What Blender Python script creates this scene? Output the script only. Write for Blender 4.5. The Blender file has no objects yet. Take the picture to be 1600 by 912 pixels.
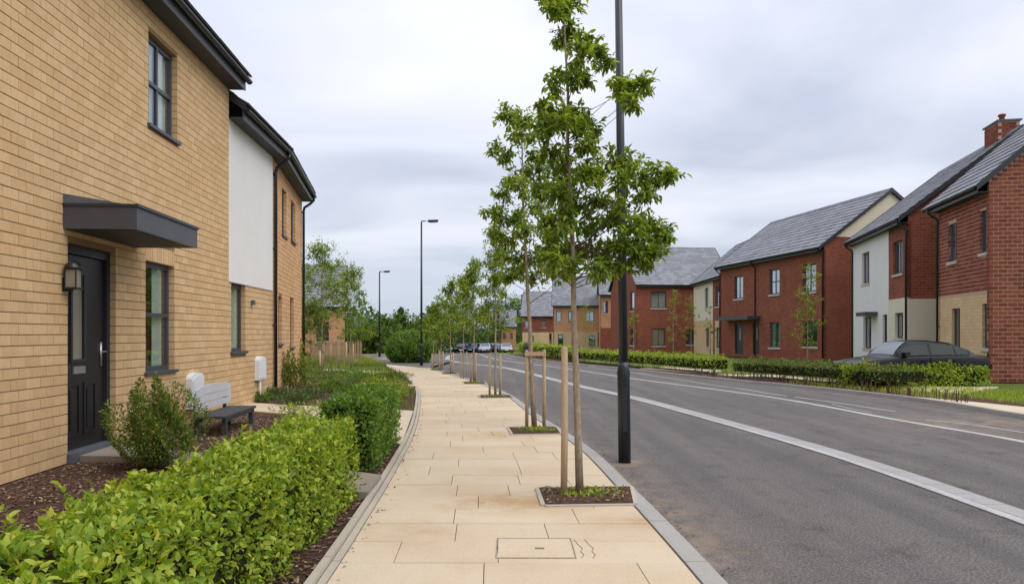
import bpy, bmesh, math, random
import numpy as np
from mathutils import Vector, Matrix
random.seed(7); RNG = np.random.default_rng(7)
S = bpy.context.scene
COL = S.collection
R = math.radians

# ------------------------------------------------------------------ camera, sky, sun
FPX, HZ, CH = 1120.0, 522.0, 1.35          # focal length (px of a 1600 px frame), eye-level row, eye height
cam = bpy.data.cameras.new('camera'); camo = bpy.data.objects.new('camera', cam); COL.objects.link(camo)
camo.location = (0, 0, CH); camo.rotation_euler = (R(90), 0, 0)
cam.sensor_width = 36; cam.lens = FPX/1600*36; cam.shift_y = (HZ-456)/1600
cam.clip_start = .05; cam.clip_end = 6000
S.camera = camo
S.render.resolution_x = 1024; S.render.resolution_y = 583
S.view_settings.view_transform = 'Standard'; S.view_settings.look = 'None'
S.view_settings.exposure = 0.36; S.view_settings.gamma = 1
SUN_EL, SUN_AZ = R(52), R(118)             # azimuth clockwise from +Y (north)
W = bpy.data.worlds.new('World'); S.world = W; W.use_nodes = True
def build_world():
    nt = W.node_tree; N = nt.nodes; L = nt.links
    for n in list(N): N.remove(n)
    out = N.new('ShaderNodeOutputWorld')
    sky = N.new('ShaderNodeTexSky'); sky.sky_type = 'NISHITA'; sky.sun_disc = False
    sky.sun_elevation = SUN_EL; sky.sun_rotation = SUN_AZ
    b1 = N.new('ShaderNodeBackground'); b1.inputs[1].default_value = .05
    L.new(sky.outputs[0], b1.inputs[0])
    tc = N.new('ShaderNodeTexCoord'); sp = N.new('ShaderNodeSeparateXYZ'); L.new(tc.outputs['Generated'], sp.inputs[0])
    def M(op, a, b=None, c=None):
        n = N.new('ShaderNodeMath'); n.operation = op
        for i, v in enumerate((a, b, c)):
            if v is None: continue
            if isinstance(v, (int, float)): n.inputs[i].default_value = v
            else: L.new(v, n.inputs[i])
        return n.outputs[0]
    z = M('MAXIMUM', sp.outputs[2], 0.0)
    den = M('ADD', z, .16)
    cb = N.new('ShaderNodeCombineXYZ')
    L.new(M('DIVIDE', sp.outputs[0], den), cb.inputs[0]); L.new(M('DIVIDE', sp.outputs[1], den), cb.inputs[1])
    mp = N.new('ShaderNodeMapping'); mp.inputs['Scale'].default_value = (.75, 1.1, 1); mp.inputs['Rotation'].default_value = (0, 0, R(-14))
    mp.inputs['Location'].default_value = (3.7, 1.2, 0)
    L.new(cb.outputs[0], mp.inputs[0])
    n1 = N.new('ShaderNodeTexNoise'); n1.inputs['Scale'].default_value = 1.15; n1.inputs['Detail'].default_value = 4.5; n1.inputs['Roughness'].default_value = .45
    n1.inputs['Distortion'].default_value = .5
    L.new(mp.outputs[0], n1.inputs['Vector'])
    rp = N.new('ShaderNodeValToRGB'); e = rp.color_ramp.elements
    e[0].position = .30; e[0].color = (.49, .53, .65, 1); e[1].position = .64; e[1].color = (.82, .83, .91, 1)
    m = e.new(.47); m.color = (.66, .69, .79, 1)
    L.new(n1.outputs[0], rp.inputs[0])
    # towards the horizon the layer closes to an even pale blue grey
    hz = N.new('ShaderNodeMixRGB'); hz.inputs[2].default_value = (.50, .585, .69, 1)
    L.new(M('POWER', M('SUBTRACT', 1.0, z), 9.0), hz.inputs[0]); L.new(rp.outputs[0], hz.inputs[1])
    b2 = N.new('ShaderNodeBackground'); L.new(hz.outputs[0], b2.inputs[0])
    L.new(M('ADD', .88, M('MULTIPLY', z, .62)), b2.inputs[1])
    mx = N.new('ShaderNodeMixShader'); mx.inputs[0].default_value = .9
    L.new(b1.outputs[0], mx.inputs[1]); L.new(b2.outputs[0], mx.inputs[2]); L.new(mx.outputs[0], out.inputs[0])
build_world()
sl = bpy.data.lights.new('sun', 'SUN'); sl.energy = 1.5; sl.angle = R(55); sl.color = (1, .95, .87)
so = bpy.data.objects.new('sun', sl); COL.objects.link(so)
sd = Vector((math.sin(SUN_AZ)*math.cos(SUN_EL), math.cos(SUN_AZ)*math.cos(SUN_EL), math.sin(SUN_EL)))
so.rotation_euler = sd.to_track_quat('Z', 'Y').to_euler(); so.location = (20, -10, 30)

# ------------------------------------------------------------------ places
def gz(y):                                   # the street falls gently away beyond 38 m
    t = min(max((y-38)/72.0, 0), 1); return -1.25*t*t*(3-2*t)
def G(px, py, z=0.0):                        # point of a level z seen along a sight line
    Y = FPX*(CH-z)/(py-HZ); return ((px-800)/FPX*Y, Y)
def at(px, Y): return (px-800)/FPX*Y
def zat(py, Y): return CH+(HZ-py)/FPX*Y
class Line:                                  # smooth X(Y) through points
    def __init__(s, pts):
        pts = sorted(pts, key=lambda p: p[1]); s.Y = [p[1] for p in pts]; s.X = [p[0] for p in pts]
        n = len(pts); d = [(s.X[i+1]-s.X[i])/(s.Y[i+1]-s.Y[i]) for i in range(n-1)]
        s.m = [d[0]]+[(d[i-1]+d[i])/2 for i in range(1, n-1)]+[d[-1]]
    def __call__(s, y):
        if y <= s.Y[0]: return s.X[0]+s.m[0]*(y-s.Y[0])
        if y >= s.Y[-1]: return s.X[-1]+s.m[-1]*(y-s.Y[-1])
        for i in range(len(s.Y)-1):
            if y <= s.Y[i+1]: break
        h = s.Y[i+1]-s.Y[i]; t = (y-s.Y[i])/h
        return ((2*t**3-3*t*t+1)*s.X[i]+(t**3-2*t*t+t)*h*s.m[i]+(-2*t**3+3*t*t)*s.X[i+1]+(t**3-t*t)*h*s.m[i+1])
RD = -.08                                    # road surface level
KR = Line([(1.22, -6), (1.2, 0), G(1138, 912), G(987, 759), G(926, 702), G(844, 649), G(798, 616.6), G(752, 597.5), G(712, 586), G(676, 575.5), (-4.1, 33), (-4.9, 38), (-6.1, 48), (-7.2, 64), (-10, 100), (-14, 150)])
KL = Line([(-1.0, -6), (-1.05, 0), G(480, 912), G(559.6, 800), G(599, 741), G(635, 679), G(649, 630), G(648, 606), G(634.7, 591), G(613, 578), G(590, 565), G(571, 557), (-13, 60), (-20, 90)])
CB = Line([(3.75, -6), (3.9, 0), G(1600, 809, RD), G(1337, 719, RD), G(1119, 656, RD), G(987.5, 621, RD), G(909, 604, RD), G(830, 584, RD), G(785, 574, RD), G(710, 565, RD), (-4.2, 48), (-5.0, 64), (-7.4, 100), (-11, 150)])
LB = Line([(6.3, -6), (6.6, 4), G(1600, 690, RD), G(1403, 656, RD), G(1228, 624, RD), G(987.5, 591, RD), G(909, 579, RD), G(860, 572.5, RD), G(781, 562, RD), (-1.9, 50), (-2.8, 64), (-5, 100), (-8.6, 150)])
KF = Line([(9.6, -6), (9.4, 4), G(1600, 647), G(1447, 623), G(1294, 606), G(1119, 590), G(985, 576), G(909, 569), G(822, 559.5), (-.3, 50), (-1, 64), (-3, 100), (-6, 150)])

# ------------------------------------------------------------------ materials
def mat(name, base=(.5, .5, .5), rough=.7, metal=0, spec=.5, **k):
    m = bpy.data.materials.new(name); m.use_nodes = True
    b = m.node_tree.nodes['Principled BSDF']
    b.inputs['Base Color'].default_value = (*base, 1); b.inputs['Roughness'].default_value = rough
    b.inputs['Metallic'].default_value = metal; b.inputs['Specular IOR Level'].default_value = spec
    return m
class NT:
    def __init__(s, m): s.m = m; s.t = m.node_tree; s.N = s.t.nodes; s.L = s.t.links; s.b = s.N['Principled BSDF']
    def new(s, t, **k):
        n = s.N.new(t)
        for a, v in k.items(): setattr(n, a, v)
        return n
    def put(s, sock, v):
        if isinstance(v, (int, float)): sock.default_value = v
        elif isinstance(v, tuple): sock.default_value = (*v, 1) if len(v) == 3 and sock.type == 'RGBA' else v
        else: s.L.new(v, sock)
    def math(s, op, a, b=0.0, c=0.0, clamp=False):
        n = s.new('ShaderNodeMath', operation=op, use_clamp=clamp)
        for i, v in enumerate((a, b, c)): s.put(n.inputs[i], v)
        return n.outputs[0]
    def pos(s, scale=(1, 1, 1)):
        g = s.new('ShaderNodeNewGeometry'); m = s.new('ShaderNodeMapping'); m.inputs['Scale'].default_value = scale
        s.L.new(g.outputs['Position'], m.inputs[0]); return m.outputs[0]
    def noise(s, scale, detail=3, rough=.55, vec=None, dist=0):
        n = s.new('ShaderNodeTexNoise'); n.inputs['Scale'].default_value = scale; n.inputs['Detail'].default_value = detail
        n.inputs['Roughness'].default_value = rough; n.inputs['Distortion'].default_value = dist
        s.L.new(vec if vec is not None else s.pos(), n.inputs['Vector']); return n.outputs[0]
    def ramp(s, v, stops):
        n = s.new('ShaderNodeValToRGB'); e = n.color_ramp.elements
        while len(e) < len(stops): e.new(.5)
        for i, (p, c) in enumerate(stops): e[i].position = p; e[i].color = (*c, 1) if isinstance(c, tuple) else (c, c, c, 1)
        s.L.new(v, n.inputs[0]); return n.outputs[0]
    def mix(s, f, a, b, mode='MIX'):
        n = s.new('ShaderNodeMixRGB', blend_type=mode); s.put(n.inputs[0], f); s.put(n.inputs[1], a); s.put(n.inputs[2], b); return n.outputs[0]
    def rnd(s):                              # per island and per object random number
        g = s.new('ShaderNodeNewGeometry'); o = s.new('ShaderNodeObjectInfo')
        return s.math('FRACT', s.math('ADD', g.outputs['Random Per Island'], o.outputs['Random']))
    def bump(s, h, strength=.4, dist=.01):
        n = s.new('ShaderNodeBump'); n.inputs['Strength'].default_value = strength; n.inputs['Distance'].default_value = dist
        s.L.new(h, n.inputs['Height']); s.L.new(n.outputs[0], s.b.inputs['Normal'])
    def color(s, c): s.put(s.b.inputs['Base Color'], c)

def brick_mat(name, c1, c2, c3, streak=.5):  # for single bricks, tinted brick by brick
    m = mat(name, c1, .85, spec=.25); n = NT(m)
    r = n.rnd(); c = n.ramp(r, [(0, c1), (.5, c2), (1, c3)])
    st = n.noise(26, 3, .6, n.pos((2.2, 2.2, .35)))
    c = n.mix(n.math('MULTIPLY', n.math('SUBTRACT', st, .3, clamp=True), streak), c, n.mix(1, c, (.62, .55, .46), 'MULTIPLY'))
    big = n.noise(.6, 3); c = n.mix(n.math('MULTIPLY', n.math('SUBTRACT', big, .45, clamp=True), 1.2), c, n.mix(1, c, (.85, .78, .68), 'MULTIPLY'))
    n.color(c); n.bump(n.noise(190, 3), .25, .004); return m
def wall_tex_mat(name, c1, c2, mortar, bw=.225, bh=.1, ms=.008):   # brickwork too far to pick apart
    m = mat(name, c1, .85, spec=.2); n = NT(m)
    tc = n.new('ShaderNodeTexCoord'); sp = n.new('ShaderNodeSeparateXYZ'); n.L.new(tc.outputs['Object'], sp.inputs[0])
    cb = n.new('ShaderNodeCombineXYZ'); n.L.new(sp.outputs[0], cb.inputs[0]); n.L.new(sp.outputs[2], cb.inputs[1])
    b = n.new('ShaderNodeTexBrick'); b.inputs['Scale'].default_value = 1; b.inputs['Brick Width'].default_value = bw
    b.inputs['Row Height'].default_value = bh; b.inputs['Mortar Size'].default_value = ms; b.inputs['Mortar Smooth'].default_value = .3
    b.inputs['Color1'].default_value = (*c1, 1); b.inputs['Color2'].default_value = (*c2, 1); b.inputs['Mortar'].default_value = (*mortar, 1)
    b.inputs['Bias'].default_value = 0
    n.L.new(cb.outputs[0], b.inputs['Vector'])
    big = n.noise(.9, 4); c = n.mix(n.math('MULTIPLY', n.math('SUBTRACT', big, .4, clamp=True), 1.6), b.outputs[0], n.mix(1, b.outputs[0], (.72, .66, .62), 'MULTIPLY'))
    n.color(c); n.bump(n.math('SUBTRACT', 1, b.outputs['Fac']), .6, .01); return m
M = {}
M['buff'] = brick_mat('buff_brick', (.61, .41, .215), (.65, .445, .24), (.69, .485, .27), 1.0)
M['buff_mortar'] = mat('buff_mortar', (.25, .17, .095), .95, spec=.1)
M['orange'] = brick_mat('orange_brick', (.60, .35, .17), (.66, .40, .21), (.70, .45, .25), .6)
M['red'] = brick_mat('red_brick', (.17, .045, .026), (.225, .06, .034), (.28, .085, .047), .5)
M['red_mortar'] = mat('red_mortar', (.50, .33, .26), .95, spec=.1)
M['red_tex'] = wall_tex_mat('red_brickwork', (.205, .052, .030), (.275, .08, .045), (.30, .17, .125), .24, .105)
M['orange_tex'] = wall_tex_mat('orange_brickwork', (.52, .26, .13), (.58, .31, .17), (.42, .27, .17), .24, .1)
M['buff_tex'] = wall_tex_mat('buff_brickwork', (.60, .42, .24), (.66, .48, .29), (.46, .34, .21), .24, .1, .006)
def speck(name, c, v=.12, scale=60, rough=.8, bump=.15, big=.15, spec=.3, bd=.004):
    m = mat(name, c, rough, spec=spec); n = NT(m)
    a = tuple(x*(1-v) for x in c); b = tuple(min(1, x*(1+v)) for x in c)
    col = n.ramp(n.noise(scale, 4, .65), [(.3, a), (.7, b)])
    col = n.mix(n.ramp(n.noise(1.3, 4), [(.35, 0), (.75, big*2)]), col, n.mix(1, col, (.7, .68, .66), 'MULTIPLY'))
    n.color(col)
    if bump: n.bump(n.noise(scale*1.6, 3), bump, bd)
    return m
M['render'] = speck('white_render', (.72, .71, .69), .03, 40, .8, .1, .10)
M['cream_render'] = speck('cream_render', (.66, .60, .47), .04, 40, .8, .1, .12)
M['dark'] = speck('charcoal_paint', (.022, .024, .030), .1, 30, .42, .03, .1, .5)
M['black'] = speck('black_plastic', (.012, .013, .016), .1, 20, .35, 0, .1, .5)
M['frame'] = speck('grey_window_frame', (.050, .056, .070), .06, 30, .38, 0, .1, .5)
M['canopy'] = speck('grey_metal_canopy', (.062, .066, .078), .08, 12, .45, .02, .25, .5)
M['lead'] = speck('lead_flashing', (.11, .12, .14), .15, 14, .55, .1, .3)
M['soffit'] = speck('dark_soffit', (.055, .056, .062), .08, 8, .6, 0, .2)
M['sill'] = speck('pale_stone_sill', (.50, .45, .38), .08, 60, .8, .1, .15)
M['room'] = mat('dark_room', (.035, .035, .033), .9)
M['curtain_or_reflection'] = speck('net_curtain_or_reflection', (.62, .64, .58), .1, 9, .9, 0, .2)
M['meter'] = speck('white_plastic_box', (.72, .73, .75), .04, 10, .45, .05, .12)
M['steel'] = mat('brushed_steel', (.55, .56, .58), .3, .9)
M['wood'] = speck('bench_board', (.055, .058, .064), .25, 40, .6, .2, .2)
def glass(name, tint, k=.25, gc=(.92, .95, 1)):
    m = bpy.data.materials.new(name); m.use_nodes = True; t = m.node_tree
    for x in list(t.nodes): t.nodes.remove(x)
    o = t.nodes.new('ShaderNodeOutputMaterial'); mx = t.nodes.new('ShaderNodeMixShader')
    tr = t.nodes.new('ShaderNodeBsdfTransparent'); tr.inputs[0].default_value = (*tint, 1)
    gl = t.nodes.new('ShaderNodeBsdfGlossy'); gl.inputs['Roughness'].default_value = .02; gl.inputs[0].default_value = (*gc, 1)
    g0 = t.nodes.new('ShaderNodeNewGeometry'); dt = t.nodes.new('ShaderNodeVectorMath'); dt.operation = 'DOT_PRODUCT'
    t.links.new(g0.outputs['Normal'], dt.inputs[0]); t.links.new(g0.outputs['Incoming'], dt.inputs[1])
    ab = t.nodes.new('ShaderNodeMath'); ab.operation = 'ABSOLUTE'; t.links.new(dt.outputs['Value'], ab.inputs[0])
    om = t.nodes.new('ShaderNodeMath'); om.operation = 'SUBTRACT'; om.inputs[0].default_value = 1; om.use_clamp = True; t.links.new(ab.outputs[0], om.inputs[1])
    fr = t.nodes.new('ShaderNodeMath'); fr.operation = 'POWER'; fr.inputs[1].default_value = 4.5; t.links.new(om.outputs[0], fr.inputs[0])
    ad = t.nodes.new('ShaderNodeMath'); ad.operation = 'MULTIPLY_ADD'; ad.inputs[1].default_value = 1.0; ad.inputs[2].default_value = k; ad.use_clamp = True
    t.links.new(fr.outputs[0], ad.inputs[0]); t.links.new(ad.outputs[0], mx.inputs[0])
    nz = t.nodes.new('ShaderNodeTexNoise'); nz.inputs['Scale'].default_value = 1.4
    bp = t.nodes.new('ShaderNodeBump'); bp.inputs['Strength'].default_value = .12; bp.inputs['Distance'].default_value = .03
    g = t.nodes.new('ShaderNodeNewGeometry'); t.links.new(g.outputs['Position'], nz.inputs['Vector'])
    t.links.new(nz.outputs[0], bp.inputs['Height']); t.links.new(bp.outputs[0], gl.inputs['Normal'])
    t.links.new(tr.outputs[0], mx.inputs[1]); t.links.new(gl.outputs[0], mx.inputs[2]); t.links.new(mx.outputs[0], o.inputs[0])
    return m
M['glass'] = glass('window_glass', (.90, .95, .93), .10)
M['carglass'] = glass('car_glass', (.16, .19, .19), .05, (.4, .46, .46))
M['glass_far'] = glass('reflective_window_glass', (.85, .92, .92), .30)
M['frost'] = mat('frosted_glass', (.24, .22, .17), .25, spec=.6)

def asphalt():
    m = mat('asphalt', (.1, .1, .1), .86, spec=.3); n = NT(m)
    fine = n.noise(62, 5, .78); c = n.ramp(fine, [(.34, (.046, .041, .039)), (.5, (.106, .098, .094)), (.66, (.24, .222, .21))])
    trk = n.noise(1.6, 4, .6, n.pos((1.5, .10, 1))); c = n.mix(n.ramp(trk, [(.42, 0.0), (.62, .8)]), c, n.mix(1, c, (1.35, 1.31, 1.26), 'MULTIPLY'))
    sp_ = n.noise(2.6, 6, .75); c = n.mix(n.ramp(sp_, [(.53, 0.0), (.66, .75)]), c, n.mix(1, c, (.60, .58, .57), 'MULTIPLY'))
    big = n.noise(.55, 4, .6, n.pos((1, .35, 1))); c = n.mix(n.ramp(big, [(.35, 0.0), (.7, .55)]), c, n.mix(1, c, (.74, .73, .74), 'MULTIPLY'))
    mid = n.noise(7, 3, .6); c = n.mix(n.ramp(mid, [(.5, 0.0), (.75, .35)]), c, n.mix(1, c, (1.25, 1.22, 1.18), 'MULTIPLY'))
    n.color(c); n.bump(n.noise(140, 4, .75), .7, .007); return m
M['asphalt'] = asphalt()
def dust():
    m = asphalt(); m.name = 'asphalt_with_dust'; n = NT(m)
    c0 = n.b.inputs['Base Color'].links[0].from_socket
    at_ = n.new('ShaderNodeAttribute', attribute_name='dust')
    f = n.math('MULTIPLY', at_.outputs['Fac'], n.ramp(n.noise(4.5, 5, .7), [(.38, 0.0), (.6, 1.0)]))
    n.color(n.mix(f, c0, (.34, .25, .17))); return m
M['dust'] = dust()
def slab():
    m = mat('sandstone_paving', (.6, .5, .35), .85, spec=.2); n = NT(m)
    r = n.rnd(); c = n.ramp(r, [(0, (.585, .475, .335)), (.5, (.60, .49, .35)), (1, (.62, .51, .37))])
    c = n.mix(1, c, n.ramp(n.noise(70, 4, .7), [(.3, .86), (.7, 1.06)]), 'MULTIPLY')
    c = n.mix(n.ramp(n.noise(1.1, 5, .65), [(.44, 0.0), (.72, .55)]), c, n.mix(1, c, (.86, .75, .62), 'MULTIPLY'))
    c = n.mix(n.ramp(n.noise(9, 4, .7), [(.55, 0.0), (.75, .4)]), c, n.mix(1, c, (.82, .76, .7), 'MULTIPLY'))
    for (cx_, cy_, rx_, ry_, k_) in ((.05, 5.75, .75, .5, .75), (1.0, 5.2, .5, .3, .5), (-.6, 4.9, .5, .5, .35), (-.2, 9.6, .8, .6, .5)):
        g = n.new('ShaderNodeNewGeometry'); mp = n.new('ShaderNodeMapping'); mp.vector_type = 'TEXTURE'; mp.inputs['Location'].default_value = (cx_, cy_, 0); mp.inputs['Scale'].default_value = (rx_, ry_, 1)
        n.L.new(g.outputs['Position'], mp.inputs[0]); gr = n.new('ShaderNodeTexGradient', gradient_type='SPHERICAL'); n.L.new(mp.outputs[0], gr.inputs[0])
        f = n.math('MULTIPLY', gr.outputs['Fac'], n.ramp(n.noise(3.5, 5, .7), [(.3, 0.0), (.7, 1.0)])); c = n.mix(n.math('MULTIPLY', f, k_*2.6, clamp=True), c, n.mix(1, c, (.77, .66, .52), 'MULTIPLY'))
    n.color(c); n.bump(n.noise(120, 4), .2, .003); return m
M['slab'] = slab()
M['joint'] = speck('joint_sand', (.20, .155, .11), .3, 50, .95, .2, .2)
M['kerb'] = speck('granite_kerb', (.36, .345, .32), .16, 90, .8, .15, .25)
M['edging'] = speck('stone_edging', (.46, .41, .33), .14, 80, .85, .15, .3)
M['sett'] = speck('pale_sett', (.36, .35, .34), .2, 60, .8, .2, .25)
M['paint'] = speck('worn_road_paint', (.46, .45, .44), .28, 28, .7, .1, .45)
M['concrete'] = speck('concrete_path', (.30, .25, .20), .14, 50, .85, .15, .35)
M['cream_path'] = speck('cream_path', (.62, .52, .38), .08, 50, .85, .12, .25)
def mulch():
    m = mat('bark_mulch', (.1, .05, .03), .95, spec=.1); n = NT(m)
    c = n.ramp(n.noise(55, 5, .7, dist=1.2), [(.3, (.035, .019, .014)), (.5, (.12, .066, .050)), (.68, (.24, .15, .12))])
    c = n.mix(n.ramp(n.noise(1.6, 4), [(.5, 0.0), (.7, .6)]), c, (.045, .055, .02)); n.color(c); n.bump(n.noise(45, 5, .75, dist=1), 1, .03); return m
M['mulch'] = mulch()
def chipm():
    m = mat('bark_chip', (.1, .05, .03), .9, spec=.15); n = NT(m)
    n.color(n.ramp(n.rnd(), [(0, (.05, .026, .017)), (.5, (.15, .088, .060)), (.85, (.27, .175, .125)), (1, (.45, .33, .23))])); return m
M['chip'] = chipm()
def grassm(name, a, b, c):
    m = mat(name, b, .9, spec=.15); n = NT(m)
    col = n.ramp(n.noise(18, 5, .7), [(.3, a), (.5, b), (.7, c)])
    col = n.mix(n.ramp(n.noise(.35, 3), [(.4, 0.0), (.7, .6)]), col, n.mix(1, col, (1.35, 1.15, .8), 'MULTIPLY')); n.color(col); n.bump(n.noise(60, 4), .8, .03); return m
M['grass'] = grassm('grass_ground', (.05, .075, .015), (.11, .155, .03), (.20, .25, .06))
def leafm(name, stops, tr=.35, rough=.45, spec=.35):
    m = mat(name, stops[0][1], rough, spec=spec); n = NT(m)
    c = n.ramp(n.rnd(), stops); c = n.mix(n.ramp(n.noise(2.2, 3), [(.35, 0.0), (.7, .5)]), c, n.mix(1, c, (.62, .7, .55), 'MULTIPLY'))
    n.color(c)
    t = n.new('ShaderNodeBsdfTranslucent'); n.L.new(n.mix(1, c, (1.5, 1.35, .7), 'MULTIPLY'), t.inputs[0])
    mx = n.new('ShaderNodeMixShader'); mx.inputs[0].default_value = tr
    o = n.N['Material Output']; n.L.new(n.b.outputs[0], mx.inputs[1]); n.L.new(t.outputs[0], mx.inputs[2]); n.L.new(mx.outputs[0], o.inputs[0]); return m
M['hedge'] = leafm('hedge_leaf', [(0, (.12, .20, .016)), (.4, (.235, .36, .03)), (.75, (.38, .49, .05)), (1, (.55, .56, .09))], .4)
M['hedge_dark'] = leafm('dark_hedge_leaf', [(0, (.06, .13, .016)), (.5, (.125, .24, .028)), (1, (.24, .37, .05))])
M['hedge_olive'] = leafm('olive_hedge_leaf', [(0, (.06, .10, .015)), (.5, (.12, .175, .028)), (.85, (.20, .25, .045)), (1, (.30, .28, .08))])
M['tree'] = leafm('street_tree_leaf', [(0, (.09, .15, .022)), (.45, (.18, .28, .038)), (.8, (.29, .40, .06)), (1, (.43, .50, .10))], .5)
M['tree_far'] = leafm('far_tree_leaf', [(0, (.05, .10, .02)), (.5, (.10, .17, .032)), (1, (.17, .25, .06))], .4, .6, .2)
M['tree_dark'] = leafm('evergreen_leaf', [(0, (.03, .065, .018)), (.5, (.055, .11, .028)), (1, (.09, .16, .04))], .3, .6, .2)
M['bush'] = leafm('bush_leaf', [(0, (.06, .11, .016)), (.5, (.13, .21, .03)), (.85, (.22, .30, .05)), (1, (.34, .20, .07))])
M['lime'] = leafm('lime_leaf', [(0, (.13, .19, .02)), (.5, (.24, .31, .035)), (1, (.38, .42, .06))])
M['bluegreen'] = leafm('grey_green_leaf', [(0, (.06, .10, .04)), (.5, (.11, .17, .06)), (1, (.2, .27, .12))])
M['autumn'] = leafm('reddish_leaf', [(0, (.22, .07, .03)), (.5, (.34, .12, .06)), (1, (.45, .25, .1))])
M['flower'] = mat('white_flower', (.8, .8, .76), .7)
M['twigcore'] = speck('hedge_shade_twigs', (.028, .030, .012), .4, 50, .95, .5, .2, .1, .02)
def barkm(name, a, b, sc=(3, 3, 1)):
    m = mat(name, a, .9, spec=.2); n = NT(m); h = n.noise(16, 5, .7, n.pos(sc))
    n.color(n.ramp(h, [(.3, a), (.7, b)])); n.bump(h, .6, .01); return m
M['bark'] = barkm('tree_bark', (.20, .155, .105), (.44, .35, .25))
M['twig'] = barkm('twig_bark', (.07, .045, .03), (.16, .10, .065))
M['stake'] = barkm('timber_stake', (.38, .27, .16), (.58, .44, .29), (6, 6, .6))
M['fence'] = barkm('fence_timber', (.26, .17, .10), (.42, .28, .18), (6, 6, .6))
def tilem():
    m = mat('slate_grey_tile', (.1, .1, .12), .55, spec=.4); n = NT(m)
    c = n.ramp(n.rnd(), [(0, (.17, .175, .195)), (.5, (.21, .215, .24)), (1, (.26, .265, .29))])
    c = n.mix(1, c, n.ramp(n.noise(25, 4), [(.3, .85), (.7, 1.1)]), 'MULTIPLY'); n.color(c); n.bump(n.noise(60, 3), .2, .003); return m
M['tile'] = tilem()
M['roofbase'] = mat('roof_underlay', (.03, .03, .035), .9)
M['brown_tile'] = speck('brown_roof_tile', (.075, .062, .055), .3, 20, .75, .3, .3)
M['lamp'] = speck('black_lamp_column', (.016, .021, .028), .15, 8, .38, .03, .3, .5)
M['lens'] = mat('lamp_lens', (.5, .5, .48), .2)
M['carpaint'] = mat('black_car_paint', (.004, .0045, .007), .3, 0, .22)
M['carpaint'].node_tree.nodes['Principled BSDF'].inputs['Coat Weight'].default_value = .04
M['silver'] = mat('silver_car_paint', (.45, .46, .47), .25, .6); M['whitecar'] = mat('white_car_paint', (.7, .7, .7), .3)
M['redcar'] = mat('red_car_paint', (.3, .03, .025), .3); M['bluecar'] = mat('blue_car_paint', (.04, .07, .16), .3, .3)
M['tyre'] = mat('tyre_rubber', (.02, .02, .02), .8); M['rim'] = mat('alloy_rim', (.45, .46, .47), .3, .8)
M['redlight'] = mat('red_light_lens', (.5, .015, .015), .15); M['amber'] = mat('orange_light_lens', (.75, .15, .04), .15); M['clear'] = mat('clear_light_lens', (.75, .76, .78), .08, .2)
M['plate'] = mat('number_plate', (.8, .8, .78), .4)
M['hill'] = mat('far_hillside', (.11, .15, .15), .95, spec=.05)

# ------------------------------------------------------------------ object helpers
def link(o, parent=None, **k):
    COL.objects.link(o)
    if parent is not None: o.parent = parent
    for a, v in k.items(): o[a] = v
    return o
def mesh(name, V, Fc, m, parent=None, smooth=False, mtx=None, **k):
    me = bpy.data.meshes.new(name); me.from_pydata([tuple(v) for v in V], [], Fc)
    for x in (m if isinstance(m, (list, tuple)) else [m]): me.materials.append(x)
    if smooth: me.polygons.foreach_set('use_smooth', [True]*len(me.polygons))
    me.update(); o = bpy.data.objects.new(name, me); link(o, parent, **k)
    if mtx is not None: o.matrix_local = mtx
    return o
def thing(name, label, cat, loc=(0, 0, 0), rz=0, group=None, mtx=None):
    o = bpy.data.objects.new(name, None); o.empty_display_size = .2; link(o)
    o.location = loc; o.rotation_euler = (0, 0, rz)
    if mtx is not None: o.matrix_world = mtx
    o['label'] = label; o['category'] = cat
    if group: o['group'] = group
    return o
def tag(o, label=None, cat=None, group=None, kind=None):
    for a, v in (('label', label), ('category', cat), ('group', group), ('kind', kind)):
        if v: o[a] = v
    return o
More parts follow.
